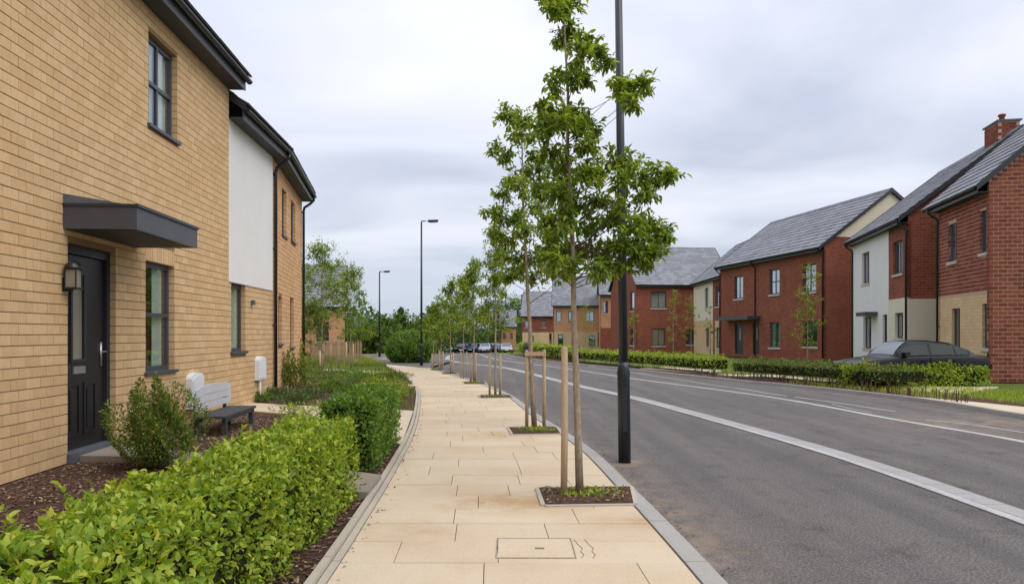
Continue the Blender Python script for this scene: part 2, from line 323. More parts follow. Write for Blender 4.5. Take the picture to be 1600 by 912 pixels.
class MB:                                    # collects boxes, tubes and faces into one mesh
    def __init__(s): s.V = []; s.F = []; s.mi = []
    def box(s, x0, x1, y0, y1, z0, z1, mi=0, f=None):
        b = len(s.V); P = [(x, y, z) for z in (z0, z1) for y in (y0, y1) for x in (x0, x1)]
        s.V += [f(p) for p in P] if f else P
        s.F += [tuple(b+i for i in q) for q in ((0, 2, 3, 1), (4, 5, 7, 6), (0, 1, 5, 4), (2, 6, 7, 3), (0, 4, 6, 2), (1, 3, 7, 5))]; s.mi += [mi]*6; return s
    def face(s, pts, mi=0):
        b = len(s.V); s.V += [tuple(p) for p in pts]; s.F.append(tuple(range(b, b+len(pts)))); s.mi.append(mi); return s
    def prism(s, pts, off, mi=0):            # polygon extruded by vector off (polygon normal opposite to off)
        n = len(pts); b = len(s.V); s.V += [tuple(p) for p in pts]+[tuple(Vector(p)+Vector(off)) for p in pts]
        s.F.append(tuple(range(b, b+n))); s.F.append(tuple(range(b+2*n-1, b+n-1, -1)))
        for i in range(n): j = (i+1) % n; s.F.append((b+j, b+i, b+n+i, b+n+j))
        s.mi += [mi]*(n+2); return s
    def tube(s, pts, rad, n=8, mi=0, cap=True):
        pts = [Vector(p) for p in pts]; b = len(s.V)
        if not isinstance(rad, (list, tuple)): rad = [rad]*len(pts)
        up = None
        for i, p in enumerate(pts):
            d = (pts[min(i+1, len(pts)-1)]-pts[max(i-1, 0)]).normalized()
            if up is None: up = Vector((1, 0, 0)) if abs(d.x) < .9 else Vector((0, 1, 0))
            u = d.cross(up).normalized(); v = d.cross(u).normalized(); up = v.cross(d) if False else up
            for k in range(n):
                a = 2*math.pi*k/n; s.V.append(tuple(p+(u*math.cos(a)+v*math.sin(a))*rad[i]))
        for i in range(len(pts)-1):
            for k in range(n):
                a = b+i*n+k; c = b+i*n+(k+1) % n; s.F.append((a, c, c+n, a+n)); s.mi.append(mi)
        if cap:
            s.F.append(tuple(b+k for k in range(n))[::-1]); s.F.append(tuple(b+(len(pts)-1)*n+k for k in range(n))); s.mi += [mi, mi]
        return s
    def build(s, name, m, parent=None, smooth=False, mtx=None, **k):
        o = mesh(name, s.V, s.F, m, parent, False, mtx, **k)
        if isinstance(m, (list, tuple)): o.data.polygons.foreach_set('material_index', s.mi)
        if smooth:
            o.data.polygons.foreach_set('use_smooth', [len(f) == 4 for f in s.F])
        bm = bmesh.new(); bm.from_mesh(o.data); bmesh.ops.recalc_face_normals(bm, faces=bm.faces); bm.to_mesh(o.data); bm.free()
        return o
def npmesh(name, V, Fq, m, parent=None, smooth=False, **k):   # numpy verts (n,3), faces list of (m,k) int arrays
    me = bpy.data.meshes.new(name); V = np.asarray(V, np.float32); me.vertices.add(len(V)); me.vertices.foreach_set('co', V.ravel())
    loops = np.concatenate([f.ravel() for f in Fq]).astype(np.int32)
    tot = np.concatenate([np.full(len(f), f.shape[1]) for f in Fq]); st = np.concatenate([[0], np.cumsum(tot)[:-1]]).astype(np.int32)
    me.loops.add(len(loops)); me.loops.foreach_set('vertex_index', loops)
    me.polygons.add(len(tot)); me.polygons.foreach_set('loop_start', st)
    me.materials.append(m); me.update(calc_edges=True)
    o = bpy.data.objects.new(name, me); return link(o, parent, **k)
# ---- leaves
LF = np.array([(0, 0, 0), (.38, 0, -.02), (.72, 0, -.04), (1, 0, -.13), (.30, .5, .10), (.68, .40, .06), (.30, -.5, .10), (.68, -.40, .06)], np.float32)
LQ = np.array([(0, 1, 4, 4), (1, 2, 5, 4), (0, 6, 1, 1), (1, 6, 7, 2)]); LFaces3 = np.array([(0, 1, 4), (2, 3, 5), (0, 6, 1), (2, 7, 3)]); LFaces4 = np.array([(1, 2, 5, 4), (1, 6, 7, 2)])
LS = np.array([(0, 0, 0), (.45, .5, .07), (1, 0, -.08), (.45, -.5, .07)], np.float32)
def frames(D, U):
    D = D/np.maximum(np.linalg.norm(D, axis=1, keepdims=True), 1e-6)
    Yv = np.cross(U, D); Yv /= np.maximum(np.linalg.norm(Yv, axis=1, keepdims=True), 1e-6); Z = np.cross(D, Yv); return D, Yv, Z
def leaves(name, P, D, U, L, Wd, m, parent, single=0, simple=False, order=None, stuffname=None, **k):
    P = np.asarray(P, np.float32); n = len(P)
    if n == 0: return
    L = np.broadcast_to(np.asarray(L, np.float32), (n,)); X, Yv, Z = frames(np.asarray(D, np.float32), np.asarray(U, np.float32))
    if single:
        idx = np.argsort(order)[:single]; rest = np.setdiff1d(np.arange(n), idx)
        me = bpy.data.meshes.new(name)
        me.from_pydata([tuple(v) for v in LF], [], [tuple(f) for f in LFaces3]+[tuple(f) for f in LFaces4]); me.materials.append(m)
        for i in idx:
            o = bpy.data.objects.new(name, me); link(o, parent)
            mt = Matrix(((X[i][0]*L[i], Yv[i][0]*L[i]*Wd, Z[i][0]*L[i], P[i][0]), (X[i][1]*L[i], Yv[i][1]*L[i]*Wd, Z[i][1]*L[i], P[i][1]), (X[i][2]*L[i], Yv[i][2]*L[i]*Wd, Z[i][2]*L[i], P[i][2]), (0, 0, 0, 1)))
            o.matrix_local = mt
        P, L, X, Yv, Z = P[rest], L[rest], X[rest], Yv[rest], Z[rest]; n = len(P)
    T = LS if simple else LF
    V = P[:, None]+L[:, None, None]*(T[None, :, 0:1]*X[:, None]+Wd*T[None, :, 1:2]*Yv[:, None]+T[None, :, 2:3]*Z[:, None])
    off = (np.arange(n)*len(T))[:, None, None]
    if simple: Fq = [(np.array([[(0, 1, 2, 3)]])+off).reshape(-1, 4)]
    else: Fq = [(LFaces3[None]+off).reshape(-1, 3), (LFaces4[None]+off).reshape(-1, 4)]
    return npmesh(stuffname or 'foliage', V.reshape(-1, 3), Fq, m, parent, kind='stuff', **k)
def rdir(n): v = RNG.normal(size=(n, 3)); return v/np.linalg.norm(v, axis=1, keepdims=True)
def campx(P): P = np.asarray(P); return P[:, 1]+1e3*(P[:, 1] < .4)   # rank: nearest first

# ------------------------------------------------------------------ ground, road, pavement
def yrange(a, b, fine=.5):
    y = a; out = []
    while y < b: out.append(y); y += fine if y < 40 else 2.0
    return out+[b]
def strip(name, fa, fb, ya, yb, z, m, parent=None, nx=1, **k):
    ys = yrange(ya, yb); V = []; F = []
    for y in ys:
        for i in range(nx+1):
            t = i/nx; V.append((fa(y)*(1-t)+fb(y)*t, y, z+gz(y)))
    for j in range(len(ys)-1):
        for i in range(nx): a = j*(nx+1)+i; F.append((a, a+1, a+nx+2, a+nx+1))
    return mesh(name, V, F, m, parent, **k)
V = []; F = []; ys = [-30, 0, 20]+list(range(38, 112, 6))+[112, 150, 220, 400, 900, 3000]; xs = [-3000, -600, -150, -60, -20, 0, 20, 60, 150, 600, 3000]
for y in ys:
    for x in xs: V.append((x, y, gz(y)-.22))
for j in range(len(ys)-1):
    for i in range(len(xs)-1): a = j*len(xs)+i; F.append((a, a+1, a+len(xs)+1, a+len(xs)))
tag(mesh('ground', V, F, M['grass']), kind='structure')
road = strip('road', lambda y: KR(y)-.02, lambda y: KF(y)+.02, -6, 150, RD, M['dust'], nx=24, kind='structure')
at_ = road.data.attributes.new('dust', 'FLOAT', 'POINT')
LX, LY = G(976, 722, RD)
dv = []
for v in road.data.vertices:
    d = abs(v.co.x-KR(v.co.y)); e = math.hypot(v.co.x-LX, (v.co.y-LY)*1)
    g2 = KF(v.co.y)-v.co.x; w = .6*math.exp(-((v.co.x-7.4)/1.2)**2-((v.co.y-11.5)/1.3)**2)
    dv.append(min(1, 1.1*max(0, 1-d/.45)*(.35+.65*math.exp(-((v.co.y-5.6)/1.6)**2))+.7*math.exp(-(e/.3)**2)+.25*max(0, 1-g2/.5)+w))
at_.data.foreach_set('value', dv)
# side road leaving left in front of the round bush
def poly(name, pts, z, m, th=0, parent=None, **k):
    mb = MB()
    if th: mb.prism([(x, y, z+gz(y)) for x, y in pts], (0, 0, -th))
    else: mb.face([(x, y, z+gz(y)) for x, y in pts])
    return mb.build(name, m, parent, **k)
tag(poly('side_road', [(KR(28.6)+.3, 28.4), (KR(33)+.4, 33.4), (-5.4, 37.6), (-9.2, 52), (-8, 54), (-11, 60), (-7.2, 56), (KR(44)+.1, 42)][:0] or [(-3.4, 28.6), (-3.0, 36), (-4.6, 44), (-8.5, 52), (-9.6, 50), (-8.2, 40), (-5.8, 32.4)], .006, M['asphalt']), kind='structure')
# pavement bed then every slab
pav = strip('pavement', lambda y: KL(y)+.02, lambda y: KR(y)-.05, -3, 60, -.012, M['joint'], kind='structure')
KW = .14
rows = []; y = 1.6; random.seed(3)
while y < 40:
    rows.append(y); y += .44 if y < 14 else .44
def slab_piece(x0, x1, y0, y1, sk0, sk1, z, mb):
    P = [(x0, y0), (x1, y0), (x1+sk1, y1), (x0+sk0, y1)]
    b = len(mb.V)
    mb.V += [(p[0], p[1], z) for p in P]+[(p[0], p[1], z-.04) for p in P]
    mb.F += [(b, b+1, b+2, b+3)]+[(b+(i+1) % 4, b+i, b+4+i, b+4+(i+1) % 4) for i in range(4)]; mb.mi += [0]*5
far = MB(); nsl = 0; cx0, cx1, cy0, cy1 = at(775, 4.45), at(898, 4.45), 4.32, 4.74
prev = []
for y0 in rows:
    y1 = y0+.44-.004
    xa0, xa1 = KL(y0)+.105, KL(y1)+.105; xb0, xb1 = KR(y0)-KW-.008, KR(y1)-KW-.008
    cuts = [0.0]; w = xb0-xa0; p = random.uniform(.25, .9)
    while p < w-.25: cuts.append(p); p += random.choice((.45, .62, .62, .9, .9))
    cuts.append(w)
    for i in range(len(cuts)-1):
        u0, u1 = cuts[i]/w, cuts[i+1]/w
        X00 = xa0+u0*w+(.002 if i else 0); X01 = xa0+u1*w-(.003 if i < len(cuts)-2 else 0)
        w1 = xb1-xa1; X10 = xa1+u0*w1+(.003 if i else 0); X11 = xa1+u1*w1-(.003 if i < len(cuts)-2 else 0)
        z = random.uniform(-.0015, .0015)+gz(y0)
        if y0 < 13.5 and nsl < 300:
            mb = MB(); slab_piece(X00, X01, y0, y1, X10-X00, X11-X01, z, mb); mesh('paving_slab', mb.V, mb.F, M['slab'], pav); nsl += 1
        else: slab_piece(X00, X01, y0, y1, X10-X00, X11-X01, z, far)
mesh('paving_slab_field', far.V, far.F, M['slab'], pav, kind='stuff')
def kerb_run(name, f, off0, off1, ya, yb, step, z0, z1, m, parent, gap=.006, limit=140, bev=.0):
    y = ya; n = 0; rest = MB()
    while y < yb:
        h = step
        def q(x, yy, z): return (x, yy, z+gz(yy))
        pts = []
        for yy in (y+gap/2, y+h/2, y+h-gap/2): pts.append((f(yy)+off0, f(yy)+off1, yy))
        mb = MB() if n < limit else rest; b = len(mb.V)
        dz = random.uniform(-.002, .002)
        for a, c, yy in pts: mb.V += [q(a, yy, z0), q(a, yy, z1+dz), q(c, yy, z1+dz), q(c, yy, z0)]
        for j in range(2):
            for i in range(3): k = b+j*4+i; mb.F.append((k, k+4, k+5, k+1))
        mb.F += [(b, b+1, b+2, b+3), (b+11, b+10, b+9, b+8)]
        if n < limit: mesh(name, mb.V, mb.F, m, parent)
        n += 1; y += h
    if rest.V: mesh(name+'_run', rest.V, rest.F, m, parent, kind='stuff')
kb = tag(strip('kerb_bed', lambda y: KR(y)-KW+.004, lambda y: KR(y)-.004, -3, 60, -.03, M['joint']), kind='structure')
kerb_run('kerb_stone', KR, -KW+.008, 0, 1.5, 60, .92, -.16, .004, M['kerb'], kb, limit=40)
eb = tag(strip('edging_bed', KL, lambda y: KL(y)+.1, -3, 60, -.03, M['joint']), kind='structure')
kerb_run('edging_stone', KL, .0, .045, 1.5, 60, .92, -.12, .03, M['edging'], eb, limit=40)
kerb_run('edging_stone', KL, .052, .098, 1.5, 60, .92, -.12, .006, M['edging'], eb, limit=40)
kf = tag(strip('far_kerb_bed', lambda y: KF(y)+.004, lambda y: KF(y)+.13, -3, 100, -.04, M['joint']), kind='structure')
kerb_run('kerb_stone', KF, 0, .125, 4, 100, .92, -.16, .0, M['kerb'], kf, limit=60)
M['rim_'] = speck('rusty_thin_rim', (.30, .25, .19), .3, 40, .8, .1, .3)
# inspection cover set in the pavement
ic = thing('inspection_cover', 'square slab-filled inspection cover with thin metal rim set in pavement', 'manhole cover', (cx0, cy0, 0))
mb = MB(); w, h = cx1-cx0, cy1-cy0
for a in ((0, w, 0, .006), (0, w, h-.005, h), (0, .006, .006, h-.005), (w-.005, w, .006, h-.005)): mb.box(a[0], a[1], a[2], a[3], -.01, .0045)
mb.build('rim', M['rim_'], ic); MB().box(.012, w-.012, .012, h-.012, -.01, .004).build('infill_slab', M['slab'], ic)
MB().box(w*.5, w*.62, h*.42, h*.5, .004, .0052).build('lifting_slot', M['joint'], ic)
for cx_ in (.03, .10): MB().tube([(w+cx_, .005, .0025), (w+cx_+.022, .07, .0025), (w+cx_+.008, .14, .0025), (w+cx_+.025, .2, .0025), (w+cx_+.004, .29, .0025), (w+cx_-.012, h-.02, .0025)], .0016, 4).build('crack_filler', M['joint'], ic)

# pale sett band and lines on the road
cbp = tag(strip('centre_band', lambda y: CB(y)-.16, lambda y: CB(y)+.16, 1, 120, RD+.004, M['joint']), kind='structure')
y = 3.2; rest = MB(); n = 0
while y < 60:
    for (a, c, m_, st) in ((-.155, -.055, M['paint'], .6), (-.05, .155, M['sett'], .2)):
        yy = y
        while yy < y+.6-1e-6:
            g = .007 if m_ is M['sett'] else .004
            mb = MB() if (yy < 16) else rest
            z = RD+.012+random.uniform(-.001, .0015); b = len(mb.V); y1 = yy+st-g
            for Y_, dz in ((yy, 0), (y1, 0)):
                mb.V += [(CB(Y_)+a, Y_, z+gz(Y_)), (CB(Y_)+c, Y_, z+gz(Y_)), (CB(Y_)+a, Y_, z-.02+gz(Y_)), (CB(Y_)+c, Y_, z-.02+gz(Y_))]
            mb.F += [(b, b+1, b+5, b+4), (b+2, b+3, b+1, b), (b+4, b+5, b+7, b+6), (b+2, b, b+4, b+6), (b+1, b+3, b+7, b+5)]; mb.mi += [0 if m_ is M['sett'] else 1]*5
            if mb is not rest: mesh('sett' if m_ is M['sett'] else 'edge_sett', mb.V, mb.F, m_, cbp)
            yy += st
    y += .6
o = mesh('sett_run', rest.V, rest.F, [M['sett'], M['paint']], cbp, kind='stuff'); o.data.polygons.foreach_set('material_index', rest.mi)
tag(strip('parking_line', lambda y: LB(y)-.07, lambda y: LB(y)+.07, 1, 120, RD+.004, M['paint']), kind='structure')
def pxline(pts, w, name='bay_marking', z=RD+.006):
    P = [Vector((*G(a, b, RD), 0)) for a, b in pts]; V = []; F = []
    for i, p in enumerate(P):
        d = (P[min(i+1, len(P)-1)]-P[max(i-1, 0)]).normalized(); nrm = Vector((-d.y, d.x, 0))*w/2
        V += [(p.x-nrm.x, p.y-nrm.y, z+gz(p.y)), (p.x+nrm.x, p.y+nrm.y, z+gz(p.y))]
    F = [(2*i, 2*i+1, 2*i+3, 2*i+2) for i in range(len(P)-1)]
    tag(mesh(name, V, F, M['paint']), kind='structure')
pxline([(909, 571.5), (1000, 583.5), (1105, 600), (1159, 607.5), (1230, 619)], .07)
pxline([(1241, 620), (1320, 631), (1399, 643)], .07)
pxline([(1447, 656), (1520, 664), (1640, 682)], .07); pxline([(1300, 631), (1330, 639), (1362, 645)], .04)
mb = MB(); 
# ------------------------------------------------------------------ tree pits
def pit(corners, label):
    P = [G(*c) for c in corners]; c = (sum(p[0] for p in P)/4, sum(p[1] for p in P)/4)
    t = thing('tree_pit', label, 'tree pit', (*c, 0), group='planting squares along the kerb')
    mb = MB(); Q = [(p[0]-c[0], p[1]-c[1]) for p in P]
    n = 8; V = []; F = []
    for j in range(n+1):
        for i in range(n+1):
            u, v = i/n, j/n; x = (Q[0][0]*(1-u)+Q[1][0]*u)*(1-v)+(Q[3][0]*(1-u)+Q[2][0]*u)*v; yy = (Q[0][1]*(1-u)+Q[1][1]*u)*(1-v)+(Q[3][1]*(1-u)+Q[2][1]*u)*v
            e = min(u, v, 1-u, 1-v); V.append((x, yy, .006+min(e, .2)*.08+random.uniform(0, .006)))
    for j in range(n):
        for i in range(n): a = j*(n+1)+i; F.append((a, a+1, a+n+2, a+n+1))
    mesh('mulch', V, F, M['mulch'], t, True)
    for i in range(4):
        a, b = Vector((*Q[i], 0)), Vector((*Q[(i+1) % 4], 0)); d = (b-a).normalized(); o = Vector((d.y, -d.x, 0))*.035
        MB().prism([tuple(a+Vector((0, 0, .012))), tuple(b+Vector((0, 0, .012))), tuple(b+o+Vector((0, 0, .012))), tuple(a+o+Vector((0, 0, .012)))], (0, 0, -.05)).build('edge_strip', M['edging'], t)
    m = 260 if c[1] < 8 else 90
    uv = RNG.random((m, 2)); cs = chips([((Q[0][0]*(1-u)+Q[1][0]*u)*(1-v)+(Q[3][0]*(1-u)+Q[2][0]*u)*v, (Q[0][1]*(1-u)+Q[1][1]*u)*(1-v)+(Q[3][1]*(1-u)+Q[2][1]*u)*v, .024) for u, v in uv*.94+.03], t)
    m = 160; uv = RNG.random((m, 2)); uv[:, 0] = .5+.28*RNG.normal(size=m)*.7; P = []
    for u, v in np.clip(uv*[1, .6]+[0, .25], .06, .94): P.append(((Q[0][0]*(1-u)+Q[1][0]*u)*(1-v)+(Q[3][0]*(1-u)+Q[2][0]*u)*v, (Q[0][1]*(1-u)+Q[1][1]*u)*(1-v)+(Q[3][1]*(1-u)+Q[2][1]*u)*v, .02))
    D = rdir(m)*.6+[0, 0, .6]; leaves('leaf', P, D, rdir(m), .035+.02*RNG.random(m), .4, M['hedge'], t, simple=True, stuffname='weeds')
    return t
def chips(P, parent=None, size=.014, name='bark_chips'):
    P = np.asarray(P, np.float32); n = len(P); a = RNG.random(n)*2*math.pi; L = size*(.5+RNG.random(n)); w = L*.35
    X = np.stack([np.cos(a), np.sin(a), RNG.normal(size=n)*.25], 1); Yv = np.stack([-np.sin(a), np.cos(a), RNG.normal(size=n)*.25], 1)
    T = [(-1, -1, 0), (1, -1, 0), (1, 1, 0), (-1, 1, 0), (0, 0, .35)]
    V = np.stack([P+X*(L*t[0])[:, None]+Yv*(w*t[1])[:, None]+np.array([0, 0, 1])*(w*t[2]*2)[:, None] for t in T], 1)
    off = (np.arange(n)*5)[:, None, None]
    F3 = (np.array([[(0, 1, 4), (1, 2, 4), (2, 3, 4), (3, 0, 4)]])+off).reshape(-1, 3)
    return npmesh(name, V.reshape(-1, 3), [F3], M['chip'], parent, kind='stuff')
pit([(852, 790), (990, 788), (984, 761), (842, 763)], 'nearest square mulch tree pit beside the kerb, edged in stone')
pit([(802, 679), (876, 678), (868, 667), (795, 668)], 'second mulch tree pit from the camera, holding a staked tree')
pit([(752, 622), (802, 621.5), (795, 617.5), (748, 618)], 'third mulch tree pit from the camera along the kerb')
pit([(726, 600), (760, 600), (756, 597), (724, 597)], 'fourth mulch tree pit from the camera along the kerb')
pit([(693, 584.5), (716, 584), (712, 582.6), (691, 583)], 'far mulch tree pit near the slim saplings by the kerb')
pit([(675, 578.5), (692, 578.2), (689, 577), (673, 577.2)], 'farthest small tree pit just before the second lamp post')

# ------------------------------------------------------------------ gardens left: beds, paths
strip('left_garden_bed', lambda y: -14 if y > 22 else -7.2, lambda y: KL(y)-.003, -3, 23, -.006, M['mulch'], nx=6, kind='structure')
strip('left_lawn', lambda y: -30, lambda y: KL(y)-.003, 23, 75, -.006, M['grass'], nx=6, kind='structure')
ps = [G(*p, .06) for p in ((104, 711), (205, 713), (313, 729), (560, 768), (575, 768), (596, 741), (345, 709), (290, 705), (165, 693))]
tag(poly('front_door_path', ps, .06, M['concrete'], .1), kind='structure')
ps = [G(*p, .02) for p in ((380, 640), (480, 649), (560, 673), (627, 694), (646, 641), (560, 637), (470, 633), (380, 628))]
tag(poly('cream_garden_path', ps, .02, M['cream_path'], .1), kind='structure')
for (a, b, c, d) in (((500, 579), (618, 586), (622, 581), (505, 575.5)), ((478, 599), (650, 603), (650, 600), (478, 595)), ):
    tag(poly('garden_path', [G(*p, .06) for p in (a, b, c, d)], .06, M['cream_path'], .1), kind='structure')

# ------------------------------------------------------------------ walls
class Wall:                                  # A->B, outside on the right hand; local x along, -y outwards
    def __init__(s, A, B, z0=0):
        s.A = Vector(A); s.B = Vector(B); d = s.B-s.A; s.L = d.length; s.d = d/s.L; s.z0 = z0
        s.n = Vector((s.d.y, -s.d.x)); s.ang = math.atan2(s.d.y, s.d.x)
        s.mtx = Matrix.Translation((s.A.x, s.A.y, z0)) @ Matrix.Rotation(s.ang, 4, 'Z')
    def s(s, px, out=0):
        k = (px-800)/FPX; A = s.A+s.n*out; return (k*A.y-A.x)/(s.d.x-k*s.d.y)
    def Y(s, sv, out=0): return s.A.y+s.n.y*out+s.d.y*sv
    def z(s, px, py, out=0): return CH+(HZ-py)/FPX*s.Y(s.s(px, out), out)-s.z0
    def P(s, sv, out, z): p = s.A+s.d*sv+s.n*out; return Vector((p.x, p.y, z+s.z0))
    def op(s, x0, y0, x1, y1):               # opening from two picture corners (top one taken at x0)
        a, b = s.s(x0), s.s(x1); zt = s.z(x0, y0); zb = s.z(x0 if len(str(y1)) else x1, y1)
        return (min(a, b), max(a, b), zb, zt)
def cells(L, H, ops, x0=0, extra=()):
    xs = sorted({x0, L, *[o[0] for o in ops], *[o[1] for o in ops], *[e[0] for e in extra], *[e[1] for e in extra]}); zs = sorted({0, H, *[o[2] for o in ops], *[o[3] for o in ops], *[e[2] for e in extra], *[e[3] for e in extra]})
    for i in range(len(xs)-1):
        for j in range(len(zs)-1):
            cx, cz = (xs[i]+xs[i+1])/2, (zs[j]+zs[j+1])/2
            if cx < x0 or cx > L or cz < 0 or cz > H: continue
            if any(o[0] < cx < o[1] and o[2] < cz < o[3] for o in ops): continue
            yield xs[i], xs[i+1], zs[j], zs[j+1], cx, cz
def bricks(w, parent, L, H, ops, m, bw, bh, x0=0, z0=0, gap=.010, vgap=.005, depth=.115, single=300, name='brick', top=None, rowlock=(), inset=.007):
    """real bricks in running bond; ops are openings to leave free; top(z) gives the x-range at a height"""
    out = []; r = 0; z = z0
    while z < H-.02:
        zt = min(z+bh, H); a0, a1 = (x0, L) if top is None else top((z+zt)/2)
        rng = [(a0, a1)]
        for o in ops:
            if o[2] < zt-.01 and o[3] > z+.01:
                nr = []
                for (a, b) in rng:
                    if o[1] <= a or o[0] >= b: nr.append((a, b)); continue
                    if o[0] > a+.02: nr.append((a, o[0]))
                    if o[1] < b-.02: nr.append((o[1], b))
                rng = nr
        for (a, b) in rng:
            x = x0-(bw/2 if r % 2 else 0)
            cur = a
            while x < b:
                xa, xb = max(x, a), min(x+bw, b)
                if b-xb < .03: xb = b
                if xb > cur and xb-cur > .03:
                    xa = cur; cur = xb
                    out.append((xa+(vgap/2 if xa > a+1e-4 else 0), xb-(vgap/2 if xb < b-1e-4 else 0), z+gap/2, zt-gap/2))
                x += bw
        z += bh; r += 1
    out += list(rowlock)
    def rank(bk):
        p = w.P((bk[0]+bk[1])/2, 0, (bk[2]+bk[3])/2)
        if p.y < .5: return 1e9
        px = 800+FPX*p.x/p.y; py = HZ-FPX*(p.z-CH)/p.y
        return p.y+(0 if 0 < px < 1600 and 0 < py < 912 else 1e6)
    out.sort(key=rank)
    me = bpy.data.meshes.new(name); mb = MB().box(0, 1, 0, 1, 0, 1); me.from_pydata(mb.V, [], mb.F); me.materials.append(m)
    for i, (a, b, c, d) in enumerate(out[:single]):
        o = bpy.data.objects.new(name, me); link(o, parent)
        y = random.uniform(-.0015, .0015); o.location = (a, -inset+y, c); o.scale = (b-a, depth, d-c)
    mb = MB()
    for (a, b, c, d) in out[single:]:
        y = random.uniform(-.0015, .0015); mb.box(a, b, -inset+y, depth-.01, c, d)
    if mb.V: mesh('brickwork', mb.V, mb.F, m, parent, kind='stuff')
def window(w, parent, o, layout='plain', sill='dark', inset=.085, curtain_or_reflection=0, fw=.05, room=True):
    """frame mesh with panes, sill and curtain under it; o = (s0,s1,z0,z1) in the wall"""
    s0, s1, z0, z1 = o; W_, H_ = s1-s0, z1-z0
    if sill: z0 += .035
    mt = w.mtx @ Matrix.Translation((s0, 0, z0)); H_ = z1-z0
    par_inv = parent.matrix_world
    fr = MB(); y0, y1 = inset, inset+.06
    fr.box(0, fw, y0, y1, 0, H_); fr.box(W_-fw, W_, y0, y1, 0, H_); fr.box(fw, W_-fw, y0, y1, 0, fw*1.3); fr.box(fw, W_-fw, y0, y1, H_-fw*1.3, H_)
    panes = []
    ins = (fw, W_-fw, fw*1.3, H_-fw*1.3)
    vs = [ins[0], ins[1]]; hs = [ins[2], ins[3]]
    if layout in ('four', 'two_v', 'two_over'): vs = [ins[0], W_/2, ins[1]]
    if layout == 'side': vs = [ins[0], W_*.42, ins[1]]
    if layout in ('four', 'split', 'two_over'): hs = [ins[2], H_*.5 if layout != 'split' else H_*.52, ins[3]]
    for v in vs[1:-1]: fr.box(v-fw*.45, v+fw*.45, y0+.002, y1-.002, ins[2], ins[3])
    for h in hs[1:-1]: fr.box(ins[0], ins[1], y0-.004, y1-.004, h-fw*.5, h+fw*.5)
    f = fr.build('window', M['frame'], parent); f.matrix_local = mt
    for i in range(len(vs)-1):
        for j in range(len(hs)-1):
            a, b = vs[i]+(fw*.45 if i else 0), vs[i+1]-(fw*.45 if i < len(vs)-2 else 0); c, d = hs[j]+(fw*.5 if j else 0), hs[j+1]-(fw*.5 if j < len(hs)-2 else 0)
            MB().box(a, b, y0+.022, y0+.03, c, d).build('pane', M['glass'] if w.P(0, 0, 0).x < 0 else M['glass_far'], f)
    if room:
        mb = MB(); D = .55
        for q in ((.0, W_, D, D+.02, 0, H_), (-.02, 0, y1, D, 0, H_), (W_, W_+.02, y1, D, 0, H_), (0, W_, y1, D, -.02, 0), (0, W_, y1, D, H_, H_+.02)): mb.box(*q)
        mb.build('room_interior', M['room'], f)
    if curtain_or_reflection:
        for (a, b) in ((fw, fw+W_*.28), (W_-fw-W_*.34, W_-fw)) if curtain_or_reflection == 2 else ((W_*.42, W_-fw),) if curtain_or_reflection == 1 else ((fw, W_-fw),):
            n = max(6, int((b-a)/.03)); V = []; F = []
            for i in range(n+1):
                x = a+(b-a)*i/n; yy = y1+.02+.012*math.sin(i*1.9)
                V += [(x, yy, .06), (x, yy, H_-.06)]
            F = [(2*i, 2*i+2, 2*i+3, 2*i+1) for i in range(n)]; mesh('curtain_or_reflection', V, F, M['curtain_or_reflection'], f, True)
    if sill == 'dark': MB().box(-.04, W_+.04, -.05, y0+.01, -.04, 0).build('sill', M['canopy'], f)
    elif sill: MB().box(-.06, W_+.06, -.05, y0+.01, -.09, 0).build('sill', M['sill'], f)
    return f
def build_local(mb, name, m, parent, w, smooth=False, **k):
    o = mb.build(name, m, parent, smooth, **k); o.matrix_local = w.mtx; return o

# ================================================================== left house one: near buff brick house
VPD = Vector(((733-800)/FPX, 1)).normalized()
Pd = Vector(G(104, 724))
def along(Y): return Pd+VPD*((Y-Pd.y)/VPD.y)
w0 = Wall(along(.5), along(20)); sc = w0.s(357)
w1 = Wall(along(.5), w0.P(sc, 0, 0).to_2d())
H1 = w1.z(358, 141)
hA = thing('brick_house', 'near buff brick house with black front door and dark grey canopy', 'house', (0, 0, 0))
wm = MB()
def P_op(w, xa, xb, yt, yb, xr=None):
    a, b = sorted((w.s(xa), w.s(xb))); xr = xr or xa; return (a, b, w.z(xr, yb), w.z(xr, yt))
o_up = P_op(w1, 231, 276.5, 47, 197); o_lo = P_op(w1, 226.5, 272, 406, 586); o_dr = P_op(w1, 104.5, 180, 379, 716); o_dr = (o_dr[0], o_dr[1], .02, o_dr[3])
ops1 = [o_up, o_lo, o_dr]
D1 = 7.5
ops1m = [(a-.007 if False else a-.006, b+.006, c-.006, d+.006) for a, b, c, d in ops1]
mb = MB()
for a, b, c, d, _, _ in cells(w1.L-.006, H1, ops1m): mb.box(a, b, 0, .1, c, d)
wallm = build_local(mb, 'wall', M['buff_mortar'], hA, w1)
lint = []
bh = .1035
# soldier course over the lower window
x = o_lo[0]-.0; zt = o_lo[3]+.002
sold = []
while x < o_lo[1]+.0: sold.append((x+.005, min(x+.07, o_lo[1])-.005, zt, zt+.205)); x += .07
sol_op = (o_lo[0], o_lo[1], zt-.01, zt+.21)
random.seed(5)
bricks(w1, wallm, w1.L, H1, ops1+[sol_op], M['buff'], .225, bh, single=290, rowlock=sold)
mb = MB(); mb.box(0, w1.L, .12, D1, 0, H1-.01); mb2 = None
